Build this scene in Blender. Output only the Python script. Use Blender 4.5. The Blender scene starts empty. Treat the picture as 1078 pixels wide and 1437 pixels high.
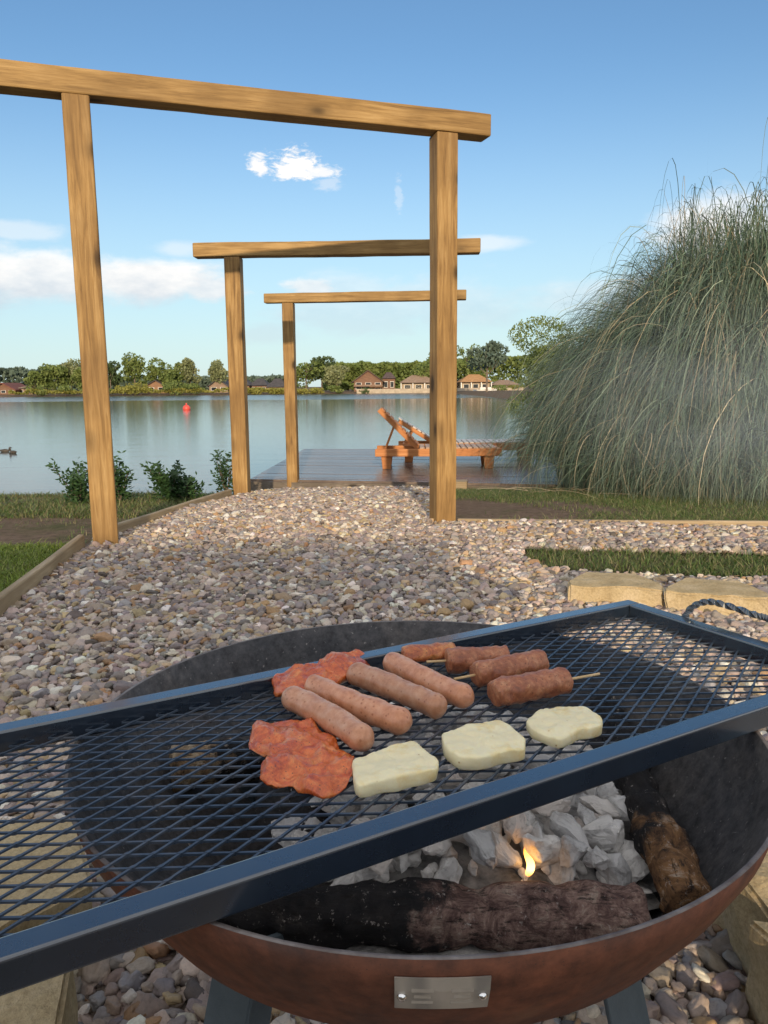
import bpy, bmesh, math, random
import numpy as np
from mathutils import Vector, Matrix, noise, Euler
R = math.radians
rng = np.random.default_rng(7); random.seed(7)
scene = bpy.context.scene
COL = scene.collection

# ------------------------------------------------------------------ camera
CAMH, PITCH, ROLL, F = .95, R(9.3), R(.5), 1080.
_F = Vector((0, math.cos(PITCH), -math.sin(PITCH))); _U = Vector((0, math.sin(PITCH), math.cos(PITCH))); _R = Vector((1, 0, 0))
_x = _R*math.cos(ROLL) - _U*math.sin(ROLL); _y = _R*math.sin(ROLL) + _U*math.cos(ROLL)
cd = bpy.data.cameras.new('camera'); cam = bpy.data.objects.new('camera', cd); COL.objects.link(cam)
m = Matrix.Identity(4)
for i in range(3): m[i][0] = _x[i]; m[i][1] = _y[i]; m[i][2] = -_F[i]; m[i][3] = (0, 0, CAMH)[i]
cam.matrix_world = m
cd.sensor_fit = 'VERTICAL'; cd.sensor_height = 24; cd.lens = F/1437*24; cd.clip_end = 2000; cd.clip_start = .02
scene.camera = cam
def ray(x, y): return _F + _x*((x-539)/F) + _y*((718.5-y)/F)
def atz(x, y, z): d = ray(x, y); return Vector((0, 0, CAMH)) + d*((z-CAMH)/d.z)
def aty(x, y, Y): d = ray(x, y); return Vector((0, 0, CAMH)) + d*(Y/d.y)

# ------------------------------------------------------------------ object helpers
def tag(o, label=None, cat=None, group=None, kind=None):
    if label: o['label'] = label
    if cat: o['category'] = cat
    if group: o['group'] = group
    if kind: o['kind'] = kind
    return o
def empty(name, loc, rz=0, **k):
    o = bpy.data.objects.new(name, None); COL.objects.link(o); o.location = loc; o.rotation_euler = (0, 0, rz); o.empty_display_size = .1
    return tag(o, **k)
def link(name, me, mat=None, parent=None, loc=None, rot=None, smooth=False, **k):
    o = bpy.data.objects.new(name, me); COL.objects.link(o)
    if mat:
        for mm in (mat if isinstance(mat, (list, tuple)) else [mat]): me.materials.append(mm)
    if parent: o.parent = parent
    if loc is not None: o.location = loc
    if rot is not None: o.rotation_euler = rot
    if smooth: me.polygons.foreach_set('use_smooth', [True]*len(me.polygons))
    return tag(o, **k)
def build(name, bm, mat=None, parent=None, loc=None, rot=None, smooth=False, **k):
    bmesh.ops.recalc_face_normals(bm, faces=bm.faces)
    me = bpy.data.meshes.new(name); bm.to_mesh(me); bm.free()
    return link(name, me, mat, parent, loc, rot, smooth, **k)
def np_mesh(name, V, Fa, mat=None, parent=None, smooth=False, col=None, **k):
    V = np.asarray(V, np.float32).reshape(-1, 3); Fa = np.asarray(Fa, np.int32); n, s = Fa.shape
    me = bpy.data.meshes.new(name); me.vertices.add(len(V)); me.vertices.foreach_set('co', V.ravel())
    me.loops.add(n*s); me.loops.foreach_set('vertex_index', Fa.ravel())
    me.polygons.add(n); me.polygons.foreach_set('loop_start', np.arange(0, n*s, s, dtype=np.int32))
    me.update(calc_edges=True)
    if col is not None:
        a = me.color_attributes.new('Col', 'FLOAT_COLOR', 'POINT'); c = np.ones((len(V), 4), np.float32); c[:, :3] = col; a.data.foreach_set('color', c.ravel())
    me.validate()
    return link(name, me, mat, parent, smooth=smooth, **k)
def box(bm, c, s, rot=None, bev=0, seg=1, taper=None):
    r = bmesh.ops.create_cube(bm, size=1)['verts']
    for v in r:
        t = 1
        if taper and v.co.z < 0: t = taper
        v.co = Vector((v.co.x*s[0]*t, v.co.y*s[1]*t, v.co.z*s[2]))
    if bev:
        es = list({e for v in r for e in v.link_edges})
        g = bmesh.ops.bevel(bm, geom=es, offset=bev, segments=seg, affect='EDGES', profile=.5)
        r = list({v for f in g['faces'] for v in f.verts} | {v for v in r if v.is_valid})
    M = (Matrix.Rotation(rot, 4, 'Z') if isinstance(rot, (int, float)) else (Euler(rot).to_matrix().to_4x4() if rot else Matrix.Identity(4)))
    M = Matrix.Translation(Vector(c)) @ M
    for v in r: v.co = M @ v.co
    return r
def bar(bm, a, b, w, h, bev=0, up=(0, 0, 1)):
    a, b = Vector(a), Vector(b); d = (b-a); L = d.length; d.normalize(); s = Vector(up).cross(d).normalized(); u = d.cross(s)
    r = box(bm, (0, 0, 0), (L, w, h), bev=bev)
    M = Matrix(((d.x, s.x, u.x, 0), (d.y, s.y, u.y, 0), (d.z, s.z, u.z, 0), (0, 0, 0, 1)))
    for v in r: v.co = M @ v.co + (a+b)/2
    return r
def tube(bm, pts, rad, n=10, cap=True, sq=1.0, twist=0, nz=0, nf=20, seed=0, arc=True):
    pts = [Vector(p) for p in pts]; rings = []; N = len(pts)
    prev = None
    for i, p in enumerate(pts):
        t = (pts[min(i+1, N-1)]-pts[max(i-1, 0)]).normalized()
        if prev is None: a = t.orthogonal().normalized()
        else: a = (prev - t*prev.dot(t)).normalized()
        prev = a; b = t.cross(a); r = rad[i] if hasattr(rad, '__len__') else rad
        ring = []
        for k in range(n):
            th = 2*math.pi*k/n + twist*i
            q = p + (a*math.cos(th) + b*math.sin(th)*sq)*r
            if nz: q += (q-p).normalized()*nz*(noise.fractal((q+Vector((seed*7.3, 0, 0)))*nf, 1, 2, 4))
            ring.append(bm.verts.new(q))
        rings.append(ring)
    for i in range(N-1):
        for k in range(n): bm.faces.new((rings[i][k], rings[i][(k+1) % n], rings[i+1][(k+1) % n], rings[i+1][k]))
    if cap: bm.faces.new(rings[0][::-1]); bm.faces.new(rings[-1])
    return rings
def lerp(a, b, t): return a+(b-a)*t

# ------------------------------------------------------------------ material helpers
class NT:
    def __init__(s, name, rough=.6, metal=0, spec=.5):
        s.m = bpy.data.materials.new(name); s.m.use_nodes = True; s.t = s.m.node_tree; s.n = s.t.nodes; s.b = s.n['Principled BSDF']; s.out = s.n['Material Output']
        s.b.inputs['Roughness'].default_value = rough; s.b.inputs['Metallic'].default_value = metal; s.b.inputs['Specular IOR Level'].default_value = spec
        s.tc = s.n.new('ShaderNodeTexCoord')
    def set(s, k, v): s.link(v, s.b.inputs[k]) if hasattr(v, 'is_linked') else setattr(s.b.inputs[k], 'default_value', v); return s
    def link(s, a, b): s.t.links.new(a, b)
    def vec(s, scale=(1, 1, 1), src='Object', rot=(0, 0, 0), loc=(0, 0, 0)):
        mp = s.n.new('ShaderNodeMapping'); s.link(s.tc.outputs[src], mp.inputs[0]); mp.inputs['Scale'].default_value = scale; mp.inputs['Rotation'].default_value = rot; mp.inputs['Location'].default_value = loc; return mp.outputs[0]
    def noise(s, sc=5, det=5, rough=.6, vec=None, dist=0, colr=False):
        q = s.n.new('ShaderNodeTexNoise'); q.inputs['Scale'].default_value = sc; q.inputs['Detail'].default_value = det; q.inputs['Roughness'].default_value = rough; q.inputs['Distortion'].default_value = dist
        s.link(vec or s.vec(), q.inputs['Vector']); return q.outputs[1 if colr else 0]
    def vor(s, sc=5, vec=None, feat='F1', out=0, rnd=1):
        q = s.n.new('ShaderNodeTexVoronoi'); q.feature = feat; q.inputs['Scale'].default_value = sc; q.inputs['Randomness'].default_value = rnd; s.link(vec or s.vec(), q.inputs['Vector']); return q.outputs[out]
    def ramp(s, f, stops, interp='LINEAR'):
        q = s.n.new('ShaderNodeValToRGB'); s.link(f, q.inputs[0]); e = q.color_ramp.elements; q.color_ramp.interpolation = interp
        for i, (p, c) in enumerate(stops):
            el = e[i] if i < 2 else e.new(p)
            el.position = p; c = (c, c, c) if isinstance(c, (int, float)) else c; el.color = (*c, 1)
        return q.outputs[0]
    def mix(s, f, a, b, mode='MIX'):
        q = s.n.new('ShaderNodeMix'); q.data_type = 'RGBA'; q.blend_type = mode
        for v, i in ((f, 0), (a, 6), (b, 7)):
            if hasattr(v, 'is_linked'): s.link(v, q.inputs[i])
            elif i == 0: q.inputs[0].default_value = v
            else: q.inputs[i].default_value = (*v, 1)
        return q.outputs[2]
    def math(s, op, a, b=0, c=None, clamp=False):
        q = s.n.new('ShaderNodeMath'); q.operation = op; q.use_clamp = clamp
        for i, v in enumerate((a, b) if c is None else (a, b, c)):
            if hasattr(v, 'is_linked'): s.link(v, q.inputs[i])
            else: q.inputs[i].default_value = v
        return q.outputs[0]
    def bump(s, h, st=.3, dist=.01):
        q = s.n.new('ShaderNodeBump'); q.inputs['Strength'].default_value = st; q.inputs['Distance'].default_value = dist; s.link(h, q.inputs['Height'])
        if s.b.inputs['Normal'].is_linked: s.link(s.b.inputs['Normal'].links[0].from_socket, q.inputs['Normal'])
        s.link(q.outputs[0], s.b.inputs['Normal']); return s
    def attr(s, name, typ='GEOMETRY'):
        q = s.n.new('ShaderNodeAttribute'); q.attribute_name = name; q.attribute_type = typ; return q.outputs[0]
    def rnd(s):
        return s.n.new('ShaderNodeObjectInfo').outputs['Random']
    def base(s, c): s.link(c, s.b.inputs['Base Color']) if hasattr(c, 'is_linked') else setattr(s.b.inputs['Base Color'], 'default_value', (*c, 1)); return s
def simple(name, c1, c2, sc=8, rough=.6, bump=0, bsc=40, metal=0, spec=.5, dist=.005, det=5, src='Object', scale=(1, 1, 1)):
    t = NT(name, rough, metal, spec); v = t.vec(scale, src)
    t.base(t.ramp(t.noise(sc, det, .6, v), [(.35, c1), (.65, c2)]))
    if bump: t.bump(t.noise(bsc, 5, .6, v), bump, dist)
    return t.m
def mat_wood(name, ax, dark, mid, light, knots=True, rough=.65, gs=1., spec=.3):
    t = NT(name, rough, 0, spec); sc = [42*gs]*3; sc[ax] = 2.4*gs
    r = t.rnd(); mp = t.vec(tuple(sc))
    cv = t.n.new('ShaderNodeVectorMath'); cv.operation = 'ADD'; cb = t.n.new('ShaderNodeCombineXYZ'); k = t.math('MULTIPLY', r, 60.)
    t.link(k, cb.inputs[0]); t.link(k, cb.inputs[1]); t.link(k, cb.inputs[2]); t.link(mp, cv.inputs[0]); t.link(cb.outputs[0], cv.inputs[1])
    g = t.noise(1, 7, .62, cv.outputs[0], .8); g2 = t.noise(1.7*gs, 3, .6, t.vec())
    c = t.ramp(g, [(.3, dark), (.5, mid), (.68, light)])
    c = t.mix(t.ramp(g2, [(.40, 0.), (.66, .7)]), c, dark)
    fine = t.noise(5, 4, .7, cv.outputs[0]); c = t.mix(.35, c, t.ramp(fine, [(.3, (.45, .45, .45)), (.6, (1, 1, 1))]), 'MULTIPLY')
    if knots:
        s2 = [4.6*gs]*3; s2[ax] = 2.2*gs
        kn = t.vor(1, t.vec(tuple(s2))); c = t.mix(t.ramp(kn, [(.09, .95), (.15, .25), (.24, 0.)]), c, tuple(.3*q for q in dark))
    t.base(c); t.bump(g, .35, .004); t.bump(fine, .2, .0015)
    return t.m
POSTZ = mat_wood('treated_pine_upright', 2, (.17, .095, .034), (.35, .21, .075), (.48, .315, .135))
POSTX = mat_wood('treated_pine_beam', 0, (.19, .11, .038), (.37, .23, .085), (.49, .325, .14))
EDGE = mat_wood('edging_board', 0, (.27, .20, .12), (.40, .31, .19), (.50, .40, .27))
LOUNGE = mat_wood('lounger_hardwood', 0, (.42, .16, .055), (.56, .24, .09), (.68, .33, .14), knots=False)
LOUNGET = mat_wood('lounger_slats_weathered', 1, (.42, .28, .2), (.55, .42, .33), (.66, .56, .46), knots=False)
LOUNGEP = mat_wood('lounger_slats_sky_sheen', 1, (.5, .42, .36), (.66, .58, .51), (.76, .70, .64), knots=False, rough=.4)  # lighter base colour carries the sky reflection on the far lounger's top
DECKM = mat_wood('decking_wet', 0, (.13, .10, .085), (.19, .15, .125), (.25, .20, .17), knots=False, rough=.27, spec=.6)
FASC = mat_wood('deck_fascia', 0, (.12, .10, .08), (.19, .16, .13), (.27, .23, .19))

def m_steel():
    t = NT('powder_coated_steel', .33, 0, .8); n = t.noise(14, 5, .6); t.base(t.ramp(n, [(.3, (.010, .016, .028)), (.7, (.016, .026, .042))]))
    t.set('Roughness', t.ramp(t.noise(9, 6, .7), [(.3, .2), (.7, .36)])); t.b.inputs['Coat Weight'].default_value = .9; t.b.inputs['Coat Roughness'].default_value = .18; t.b.inputs['Coat IOR'].default_value = 1.95; t.b.inputs['Coat Tint'].default_value = (.82, .92, 1, 1); t.bump(t.noise(900, 2, .5), .08, .0004); return t.m
STEEL = m_steel()
def m_mesh():
    t = NT('expanded_steel', .36, .25, .6); t.base(t.ramp(t.noise(12, 6, .7), [(.3, (.025, .04, .065)), (.5, (.055, .08, .12)), (.62, (.09, .10, .12)), (.72, (.09, .06, .045))])); t.bump(t.noise(500, 3, .6), .2, .0004); return t.m
MESHM = m_mesh()
def m_rust():
    t = NT('rusted_bowl_outside', .62, .1, .4); a = t.noise(5, 8, .7, t.vec((1, 1, .5))); b = t.noise(40, 6, .7)
    c = t.ramp(a, [(.28, (.075, .042, .034)), (.45, (.15, .062, .038)), (.6, (.21, .080, .045)), (.75, (.27, .12, .06))])
    c = t.mix(.8, c, t.ramp(b, [(.3, (.4, .4, .42)), (.7, (1.35, 1.25, 1.15))]), 'MULTIPLY')
    sp = t.noise(11, 3, .5, t.vec((1, 1, .25))); c = t.mix(t.ramp(sp, [(.62, 0.), (.76, .7)]), c, (.24, .12, .065)); c = t.mix(t.ramp(t.vor(150), [(.04, .8), (.12, 0.)]), c, (.04, .03, .03))
    t.base(c); t.bump(b, .4, .0015); t.set('Roughness', t.ramp(a, [(.3, .5), (.7, .9)])); return t.m
def m_soot():
    t = NT('sooty_bowl_inside', .75, 0, .35); a = t.noise(4, 8, .75); b = t.noise(55, 7, .75)
    c = t.ramp(a, [(.3, (.03, .033, .04)), (.5, (.065, .065, .07)), (.66, (.10, .092, .09)), (.8, (.16, .10, .075))])
    c = t.mix(.75, c, t.ramp(b, [(.35, (.35, .35, .38)), (.5, (1, 1, 1)), (.68, (1.8, 1.75, 1.7))]), 'MULTIPLY')
    c = t.mix(t.ramp(t.noise(120, 3, .6), [(.66, 0.), (.74, .7)]), c, (.33, .31, .3))
    t.base(c); t.bump(b, .5, .002); t.bump(a, .3, .006); return t.m
RUST, SOOT = m_rust(), m_soot()
RIM = simple('worn_rim_edge', (.08, .06, .055), (.19, .17, .165), 30, .5, .3, 100)
BRUSH = (lambda t: (t.base(t.mix(t.ramp(t.noise(1, 2, .5, t.vec((22, 3, 3))), [(.45, 1.), (.55, 0.)]), t.ramp(t.noise(20, 5, .6), [(.3, (.50, .46, .39)), (.7, (.62, .57, .50))]), (.34, .32, .29))), t.bump(t.noise(1, 3, .6, t.vec((900, 900, 30))), .1, .0005), t.m)[-1])(NT('brushed_plate', .5, .35))
CHROME = NT('polished_rivet', .12, 1).base((.85, .85, .85)).m
def m_ash():
    t = NT('white_ash_charcoal', .92, 0, .15); r = t.rnd(); v = t.vec((1, 1, 1))
    a = t.noise(30, 8, .72, v); g = t.noise(1, 6, .65, t.vec((22, 110, 110)))
    c = t.ramp(a, [(.25, (.09, .088, .088)), (.35, (.55, .54, .53)), (.45, (.82, .81, .80)), (.7, (.92, .91, .90))])
    c = t.mix(.5, c, t.ramp(g, [(.3, (.25, .25, .27)), (.45, (1, 1, 1))]), 'MULTIPLY');     c = t.mix(1., c, t.ramp(r, [(0, (.6, .61, .63)), (.35, (.88, .88, .88)), (.8, (1, .99, .97)), (1, (.97, .88, .82))]), 'MULTIPLY')
    t.base(c); t.bump(g, .7, .003); t.bump(a, .7, .004); return t.m
ASH = m_ash()
def m_char():
    t = NT('charred_bark', .8, 0, .3); a = t.noise(10, 8, .7); g = t.noise(1, 6, .7, t.vec((14, 90, 90)))
    c = t.ramp(a, [(.3, (.008, .009, .012)), (.55, (.03, .028, .028)), (.8, (.08, .06, .055))]); c = t.mix(t.ramp(t.noise(60, 5, .7), [(.63, 0.), (.72, .8)]), c, (.35, .33, .31))
    t.base(c); t.bump(g, .8, .006); t.bump(a, .5, .005); return t.m
def m_log(name, ax, lo, hi, burnt):
    # bark running from charred (low local x) to unburnt (high local x)
    t = NT(name, .8, 0, .3); sep = t.n.new('ShaderNodeSeparateXYZ'); t.link(t.tc.outputs['Object'], sep.inputs[0])
    a = t.noise(42, 9, .75, dist=.6); g = t.noise(1, 7, .75, t.vec((34, 170, 170)))
    f = t.math('ADD', sep.outputs[0], t.math('MULTIPLY', t.math('SUBTRACT', t.noise(16, 6, .7), .5), .34))
    bark = t.ramp(a, [(.32, tuple(q*.25 for q in hi)), (.45, hi), (.56, lo), (.68, (.55, .46, .38))])
    ch = t.ramp(t.noise(35, 6, .7), [(.35, (.01, .011, .014)), (.6, (.035, .032, .033)), (.74, (.13, .11, .10))])
    c = t.mix(t.ramp(f, [(burnt, 0.), (burnt+.035, 1.)]) if burnt >= 0 else t.ramp(t.math('ADD', f, .5), [(.5+burnt, 0.), (.5+burnt+.035, 1.)]), ch, bark)
    c = t.mix(t.ramp(g, [(.38, .9), (.48, 0.)]), c, (.02, .016, .015)); c = t.mix(t.ramp(t.noise(95, 5, .75), [(.61, 0.), (.69, .8)]), c, (.62, .56, .52))
    t.base(c); t.bump(g, .9, .005); t.bump(a, .7, .006); return t.m
CHAR = m_char()
LOG1 = m_log('front_log_bark', 0, (.33, .22, .185), (.15, .09, .08), .02)
LOG2 = m_log('side_log_bark', 0, (.30, .16, .07), (.17, .09, .045), .12)
LOG3 = m_log('small_log_wood', 0, (.55, .44, .30), (.40, .26, .15), .03)
def m_saus():
    t = NT('raw_sausage_skin', .30, 0, .6); a = t.noise(55, 6, .7); b = t.noise(9, 4, .6)
    c = t.ramp(a, [(.3, (.40, .17, .09)), (.48, (.58, .30, .185)), (.66, (.68, .42, .29))]); c = t.mix(t.ramp(b, [(.45, 0.), (.75, .55)]), c, (.56, .25, .115))
    c = t.mix(t.ramp(t.vor(110), [(.10, .75), (.22, 0.)]), c, (.33, .11, .05)); c = t.mix(1., c, t.ramp(t.rnd(), [(0, (.88, .86, .84)), (.5, (1, 1, 1)), (1, (1.08, .98, .92))]), 'MULTIPLY'); c = t.mix(t.ramp(t.noise(28, 4, .6, t.vec((1, 1, 1), loc=(3, 1, 2))), [(.55, 0.), (.72, .5)]), c, (.42, .17, .07)); t.base(c); t.bump(a, .3, .001); t.bump(t.noise(300, 3, .5), .12, .0005)
    t.set('Subsurface Weight', .25).set('Subsurface Radius', (.006, .003, .0015)); t.b.inputs['Subsurface Scale'].default_value = 1.; return t.m
def m_meat(name, cs, rough=.33, fleck=True, sss=.2):
    t = NT(name, rough, 0, .55); a = t.noise(46, 7, .72, dist=1.); b = t.noise(190, 5, .7)
    c = t.ramp(a, list(zip((.28, .42, .55, .7), cs))); c = t.mix(.55, c, t.ramp(b, [(.3, (.45, .4, .4)), (.55, (1, 1, 1)), (.75, (1.3, 1.3, 1.2))]), 'MULTIPLY')
    if fleck: c = t.mix(t.ramp(t.vor(170), [(.08, .9), (.16, 0.)]), c, (.03, .015, .01)); c = t.mix(t.ramp(t.noise(95, 3, .6), [(.66, 0.), (.74, .7)]), c, (.66, .35, .16))
    t.base(c); t.bump(a, .5, .004); t.bump(b, .5, .0012); t.b.inputs['Coat Weight'].default_value = .5 if rough < .3 else .15; t.b.inputs['Coat Roughness'].default_value = .2; t.set('Subsurface Weight', sss).set('Subsurface Radius', (.006, .002, .001)); t.b.inputs['Subsurface Scale'].default_value = 1.; return t.m
SAUS = m_saus()
STEAK = m_meat('marinated_meat', ((.26, .03, .012), (.56, .095, .02), (.72, .17, .035), (.78, .32, .11)), .28)
KOFTA = m_meat('kofta_meat', ((.16, .045, .025), (.34, .11, .05), (.44, .17, .08), (.56, .29, .16)), .45)
STEAK2 = m_meat('spiced_meat', ((.24, .05, .02), (.42, .11, .04), (.58, .2, .06), (.68, .36, .12)), .36)
def m_cheese():
    t = NT('halloumi_cheese', .42, 0, .5); a = t.noise(18, 5, .6); c = t.ramp(a, [(.3, (.84, .74, .46)), (.55, (.90, .82, .55)), (.75, (.86, .70, .36))])
    c = t.mix(t.ramp(t.vor(60), [(.04, .8), (.09, 0.)]), c, (.45, .27, .08)); c = t.mix(t.ramp(t.noise(35, 6, .7), [(.52, 0.), (.72, .8)]), c, (.80, .60, .22)); t.base(c); t.bump(t.noise(110, 7, .75), .55, .0018); t.bump(a, .3, .003)
    t.set('Subsurface Weight', .3).set('Subsurface Radius', (.008, .006, .003)); t.b.inputs['Subsurface Scale'].default_value = 1.; return t.m
CHEESE = m_cheese()
SKEW = simple('bamboo', (.55, .38, .18), (.7, .5, .27), 60, .6)
def m_block(name, k=1.):
    t = NT(name, .9, 0, .2); a = t.noise(9, 6, .7); b = t.noise(120, 6, .75)
    c = t.ramp(a, [(.3, (.38*k, .29*k, .16*k)), (.5, (.50*k, .40*k, .24*k)), (.7, (.56*k, .46*k, .31*k))]); c = t.mix(.6, c, t.ramp(b, [(.35, (.55, .52, .48)), (.55, (1, 1, 1)), (.7, (1.2, 1.2, 1.2))]), 'MULTIPLY')
    t.base(c); t.bump(b, .6, .004); t.bump(t.noise(22, 6, .7), .5, .02); return t.m
BLOCK = m_block('buff_concrete_block')
BLOCKG = m_block('weathered_concrete_block', .62)
def m_leaf(name, c1, c2, trans=.35, rough=.55, attr=False, sc=1.2):
    t = NT(name, rough, 0, .3)
    if attr: c = t.attr('Col')
    else: c = t.ramp(t.noise(sc, 4, .6), [(.3, c1), (.7, c2)])
    t.base(c); tr = t.n.new('ShaderNodeBsdfTranslucent'); mx = t.n.new('ShaderNodeMixShader'); mx.inputs[0].default_value = trans; t.link(c, tr.inputs[0]); t.link(t.b.outputs[0], mx.inputs[1]); t.link(tr.outputs[0], mx.inputs[2]); t.link(mx.outputs[0], t.out.inputs[0]); return t.m
BLADE = m_leaf('grass_blade', 0, 0, .25, .5, True)
PLANTL = m_leaf('shrub_leaf', (.02, .05, .022), (.06, .12, .035), .2, .4, False, 9)
SOILM = (lambda t: (t.base(t.mix(t.ramp(t.noise(1.3, 6, .65), [(.5, 0.), (.68, .8)]), t.ramp(t.noise(18, 8, .75), [(.3, (.085, .06, .045)), (.6, (.19, .14, .105)), (.75, (.27, .21, .16))]), t.ramp(t.noise(25, 6, .7), [(.35, (.035, .055, .015)), (.65, (.09, .11, .035))]))), t.bump(t.noise(30, 8, .75), .8, .02), t.m)[-1])(NT('soil_and_turf', .95, 0, .1))
GBASE = simple('gravel_bed', (.10, .08, .065), (.27, .22, .18), 60, .95, .9, 45, dist=.02)
BARK = simple('tree_bark', (.10, .075, .055), (.24, .19, .15), 6, .9, .5, 20)

# ------------------------------------------------------------------ ground, lake
def zg(x, y):
    x = np.asarray(x, float); y = np.asarray(y, float)
    a = np.interp(y, [-30, 2, 4.5, 5.5, 6.8, 9.1, 9.7, 11, 20, 146, 151, 156, 500], [0, .03, .065, .055, -.02, -.27, -.45, -1.4, -2.2, -2.2, -.42, -.1, .3])
    b = np.interp(y, [-30, 2, 4.5, 5.5, 6.9, 7.5, 8.3, 11, 20, 146, 151, 156, 500], [0, .03, .07, .06, .0, -.2, -.75, -1.4, -2.2, -2.2, -.42, -.1, .3])
    r = np.interp(y, [-30, 2, 4.5, 6, 8.5, 10, 11.5, 20, 40, 146, 151, 156, 500], [0, .03, .065, .0, -.18, -.3, -1.0, -2.2, -2.2, -2.2, -.42, -.1, .3])
    t = np.clip((x+1.9)/.5, 0, 1); u = np.clip((x-1.4)/.8, 0, 1)
    z = b*(1-t)+a*t; z = z*(1-u)+r*u
    east = np.clip((x-9)/5, 0, 1)*np.clip((y-9)/6, 0, 1); z = z*(1-east) + east*(-.1)
    return z
xs = np.unique(np.concatenate([np.linspace(-600, -30, 20), np.linspace(-30, -6, 13), np.linspace(-6, 8, 90), np.linspace(8, 30, 16), np.linspace(30, 600, 20)]))
ys = np.unique(np.concatenate([np.linspace(-60, 0, 8), np.linspace(0, 13, 90), np.linspace(13, 140, 14), np.linspace(143, 160, 18), np.linspace(160, 1500, 20)]))
X, Y = np.meshgrid(xs, ys); Z = zg(X, Y)
Z = Z + np.where((Y < 12), 1, 0)*.012*np.array([[noise.noise(Vector((a*2.2, b*2.2, 0))) for a in xs] for b in ys])
nx, ny = len(xs), len(ys); idx = np.arange(nx*ny).reshape(ny, nx)
def gridf(idx): return np.stack([idx[:-1, :-1], idx[:-1, 1:], idx[1:, 1:], idx[1:, :-1]], -1).reshape(-1, 4)
np_mesh('ground', np.stack([X, Y, Z], -1), gridf(idx), SOILM, smooth=True, kind='structure')
def m_water():
    t = NT('lake_water', .04, 0, .5); t.b.inputs['IOR'].default_value = 1.33; t.base((.05, .06, .058))
    v = t.vec((.55, 1.6, 1)); w = t.noise(1.1, 6, .62, v, .4); w2 = t.noise(7, 4, .6, t.vec((.8, 1.6, 1)))
    sep = t.n.new('ShaderNodeSeparateXYZ'); t.link(t.tc.outputs['Object'], sep.inputs[0])
    yy = t.math('ADD', sep.outputs[1], t.math('MULTIPLY', t.noise(.02, 3, .6, t.vec((1, 1, 1))), 26.))
    band = t.ramp(t.math('MULTIPLY', yy, .005), [(0., .5), (.28, .12), (.50, .10), (.53, 1.), (.9, 1.)])
    b = t.n.new('ShaderNodeBump'); b.inputs['Distance'].default_value = .035; t.link(w, b.inputs['Height']); t.link(t.math('MULTIPLY', band, .55), b.inputs['Strength'])
    b2 = t.n.new('ShaderNodeBump'); b2.inputs['Distance'].default_value = .006; b2.inputs['Strength'].default_value = .35; t.link(w2, b2.inputs['Height']); t.link(b.outputs[0], b2.inputs['Normal']); t.link(b2.outputs[0], t.b.inputs['Normal'])
    t.set('Roughness', t.ramp(t.math('MULTIPLY', yy, .005), [(0., .08), (.5, .09), (.53, .2), (.9, .22)])); return t.m
bm = bmesh.new(); q = [bm.verts.new(p) for p in ((-600, 6.5, -.5), (600, 6.5, -.5), (600, 149.9, -.5), (-600, 149.9, -.5))]; bm.faces.new(q); build('lake', bm, m_water(), kind='structure')

# gravel bed sheets and pebbles -------------------------------------------------
def leftx(y): return np.interp(y, [-1, 2.98, 4.35, 4.5, 6.7, 8.9], [-1.17, -1.52, -1.66, -1.60, -1.29, -1.15])
def in_gravel(x, y):
    a = (x > leftx(y)) & (y > .15) & (x < 3.6)
    a &= ~((y > 4.86 - (x-.42)*.137) & (x > .42 + (y-4.86)*.045))
    a &= (y < 9.12 - (x+1.5)*.21)
    patch = (x > .70+.25*np.abs(y-3.86)) & (y < 4.08-(x-.85)*.158) & (y > 3.62-(x-.75)*.25)
    return a & ~patch
gx = np.arange(-1.8, 3.7, .06); gy = np.arange(.1, 9.4, .06); GX, GY = np.meshgrid(gx, gy); gi = np.arange(GX.size).reshape(GX.shape)
fa = gridf(gi); cx = GX.ravel()[fa].mean(1); cy = GY.ravel()[fa].mean(1); fa = fa[in_gravel(cx, cy)]
np_mesh('gravel_path', np.stack([GX, GY, zg(GX, GY)+.017], -1), fa, GBASE, kind='structure')
pal = np.array([(.35, .28, .255), (.29, .25, .24), (.42, .34, .26), (.48, .37, .22), (.62, .56, .46), (.43, .35, .30), (.23, .20, .19), (.38, .24, .13), (.72, .68, .62), (.14, .115, .10), (.52, .43, .36), (.34, .33, .33)])
pw = np.array([12, 12, 12, 8, 9, 12, 7, 6, 5, 4, 9, 6.]); pw /= pw.sum()
P = []
for lay, (sp, dz) in enumerate(((.0225, .010), (.030, .021))):
    ax, ay = np.meshgrid(np.arange(-1.75, 3.6, sp), np.arange(.2, 9.3, sp)); ax = ax.ravel()+rng.uniform(-.5, .5, ax.size)*sp; ay = ay.ravel()+rng.uniform(-.5, .5, ay.size)*sp
    k = in_gravel(ax, ay) & (np.hypot(ax-0, ay) < 11) & (np.abs(ax) < ay*.62+.9); ax, ay = ax[k], ay[k]
    P.append(np.stack([ax, ay, zg(ax, ay)+.008+dz+rng.uniform(-.004, .004, ax.size)+.008*np.sin(ax*3.1+1)*np.sin(ay*2.3)], -1))
P = np.concatenate(P); n = len(P)
me = bpy.data.meshes.new('gravel'); me.vertices.add(n); me.vertices.foreach_set('co', P.astype(np.float32).ravel())
c = pal[rng.choice(len(pal), n, p=pw)]*rng.uniform(.75, 1.2, (n, 1))*rng.uniform(.95, 1.05, (n, 3))
a = me.attributes.new('pcol', 'FLOAT_COLOR', 'POINT'); a.data.foreach_set('color', np.c_[c, np.ones(n)].astype(np.float32).ravel())
s = rng.lognormal(0, .30, (n, 1))*np.stack([rng.uniform(.8, 1.35, n), rng.uniform(.7, 1.05, n), rng.uniform(.42, .75, n)], -1)*.0144; s = np.clip(s, .006, .034)
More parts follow.
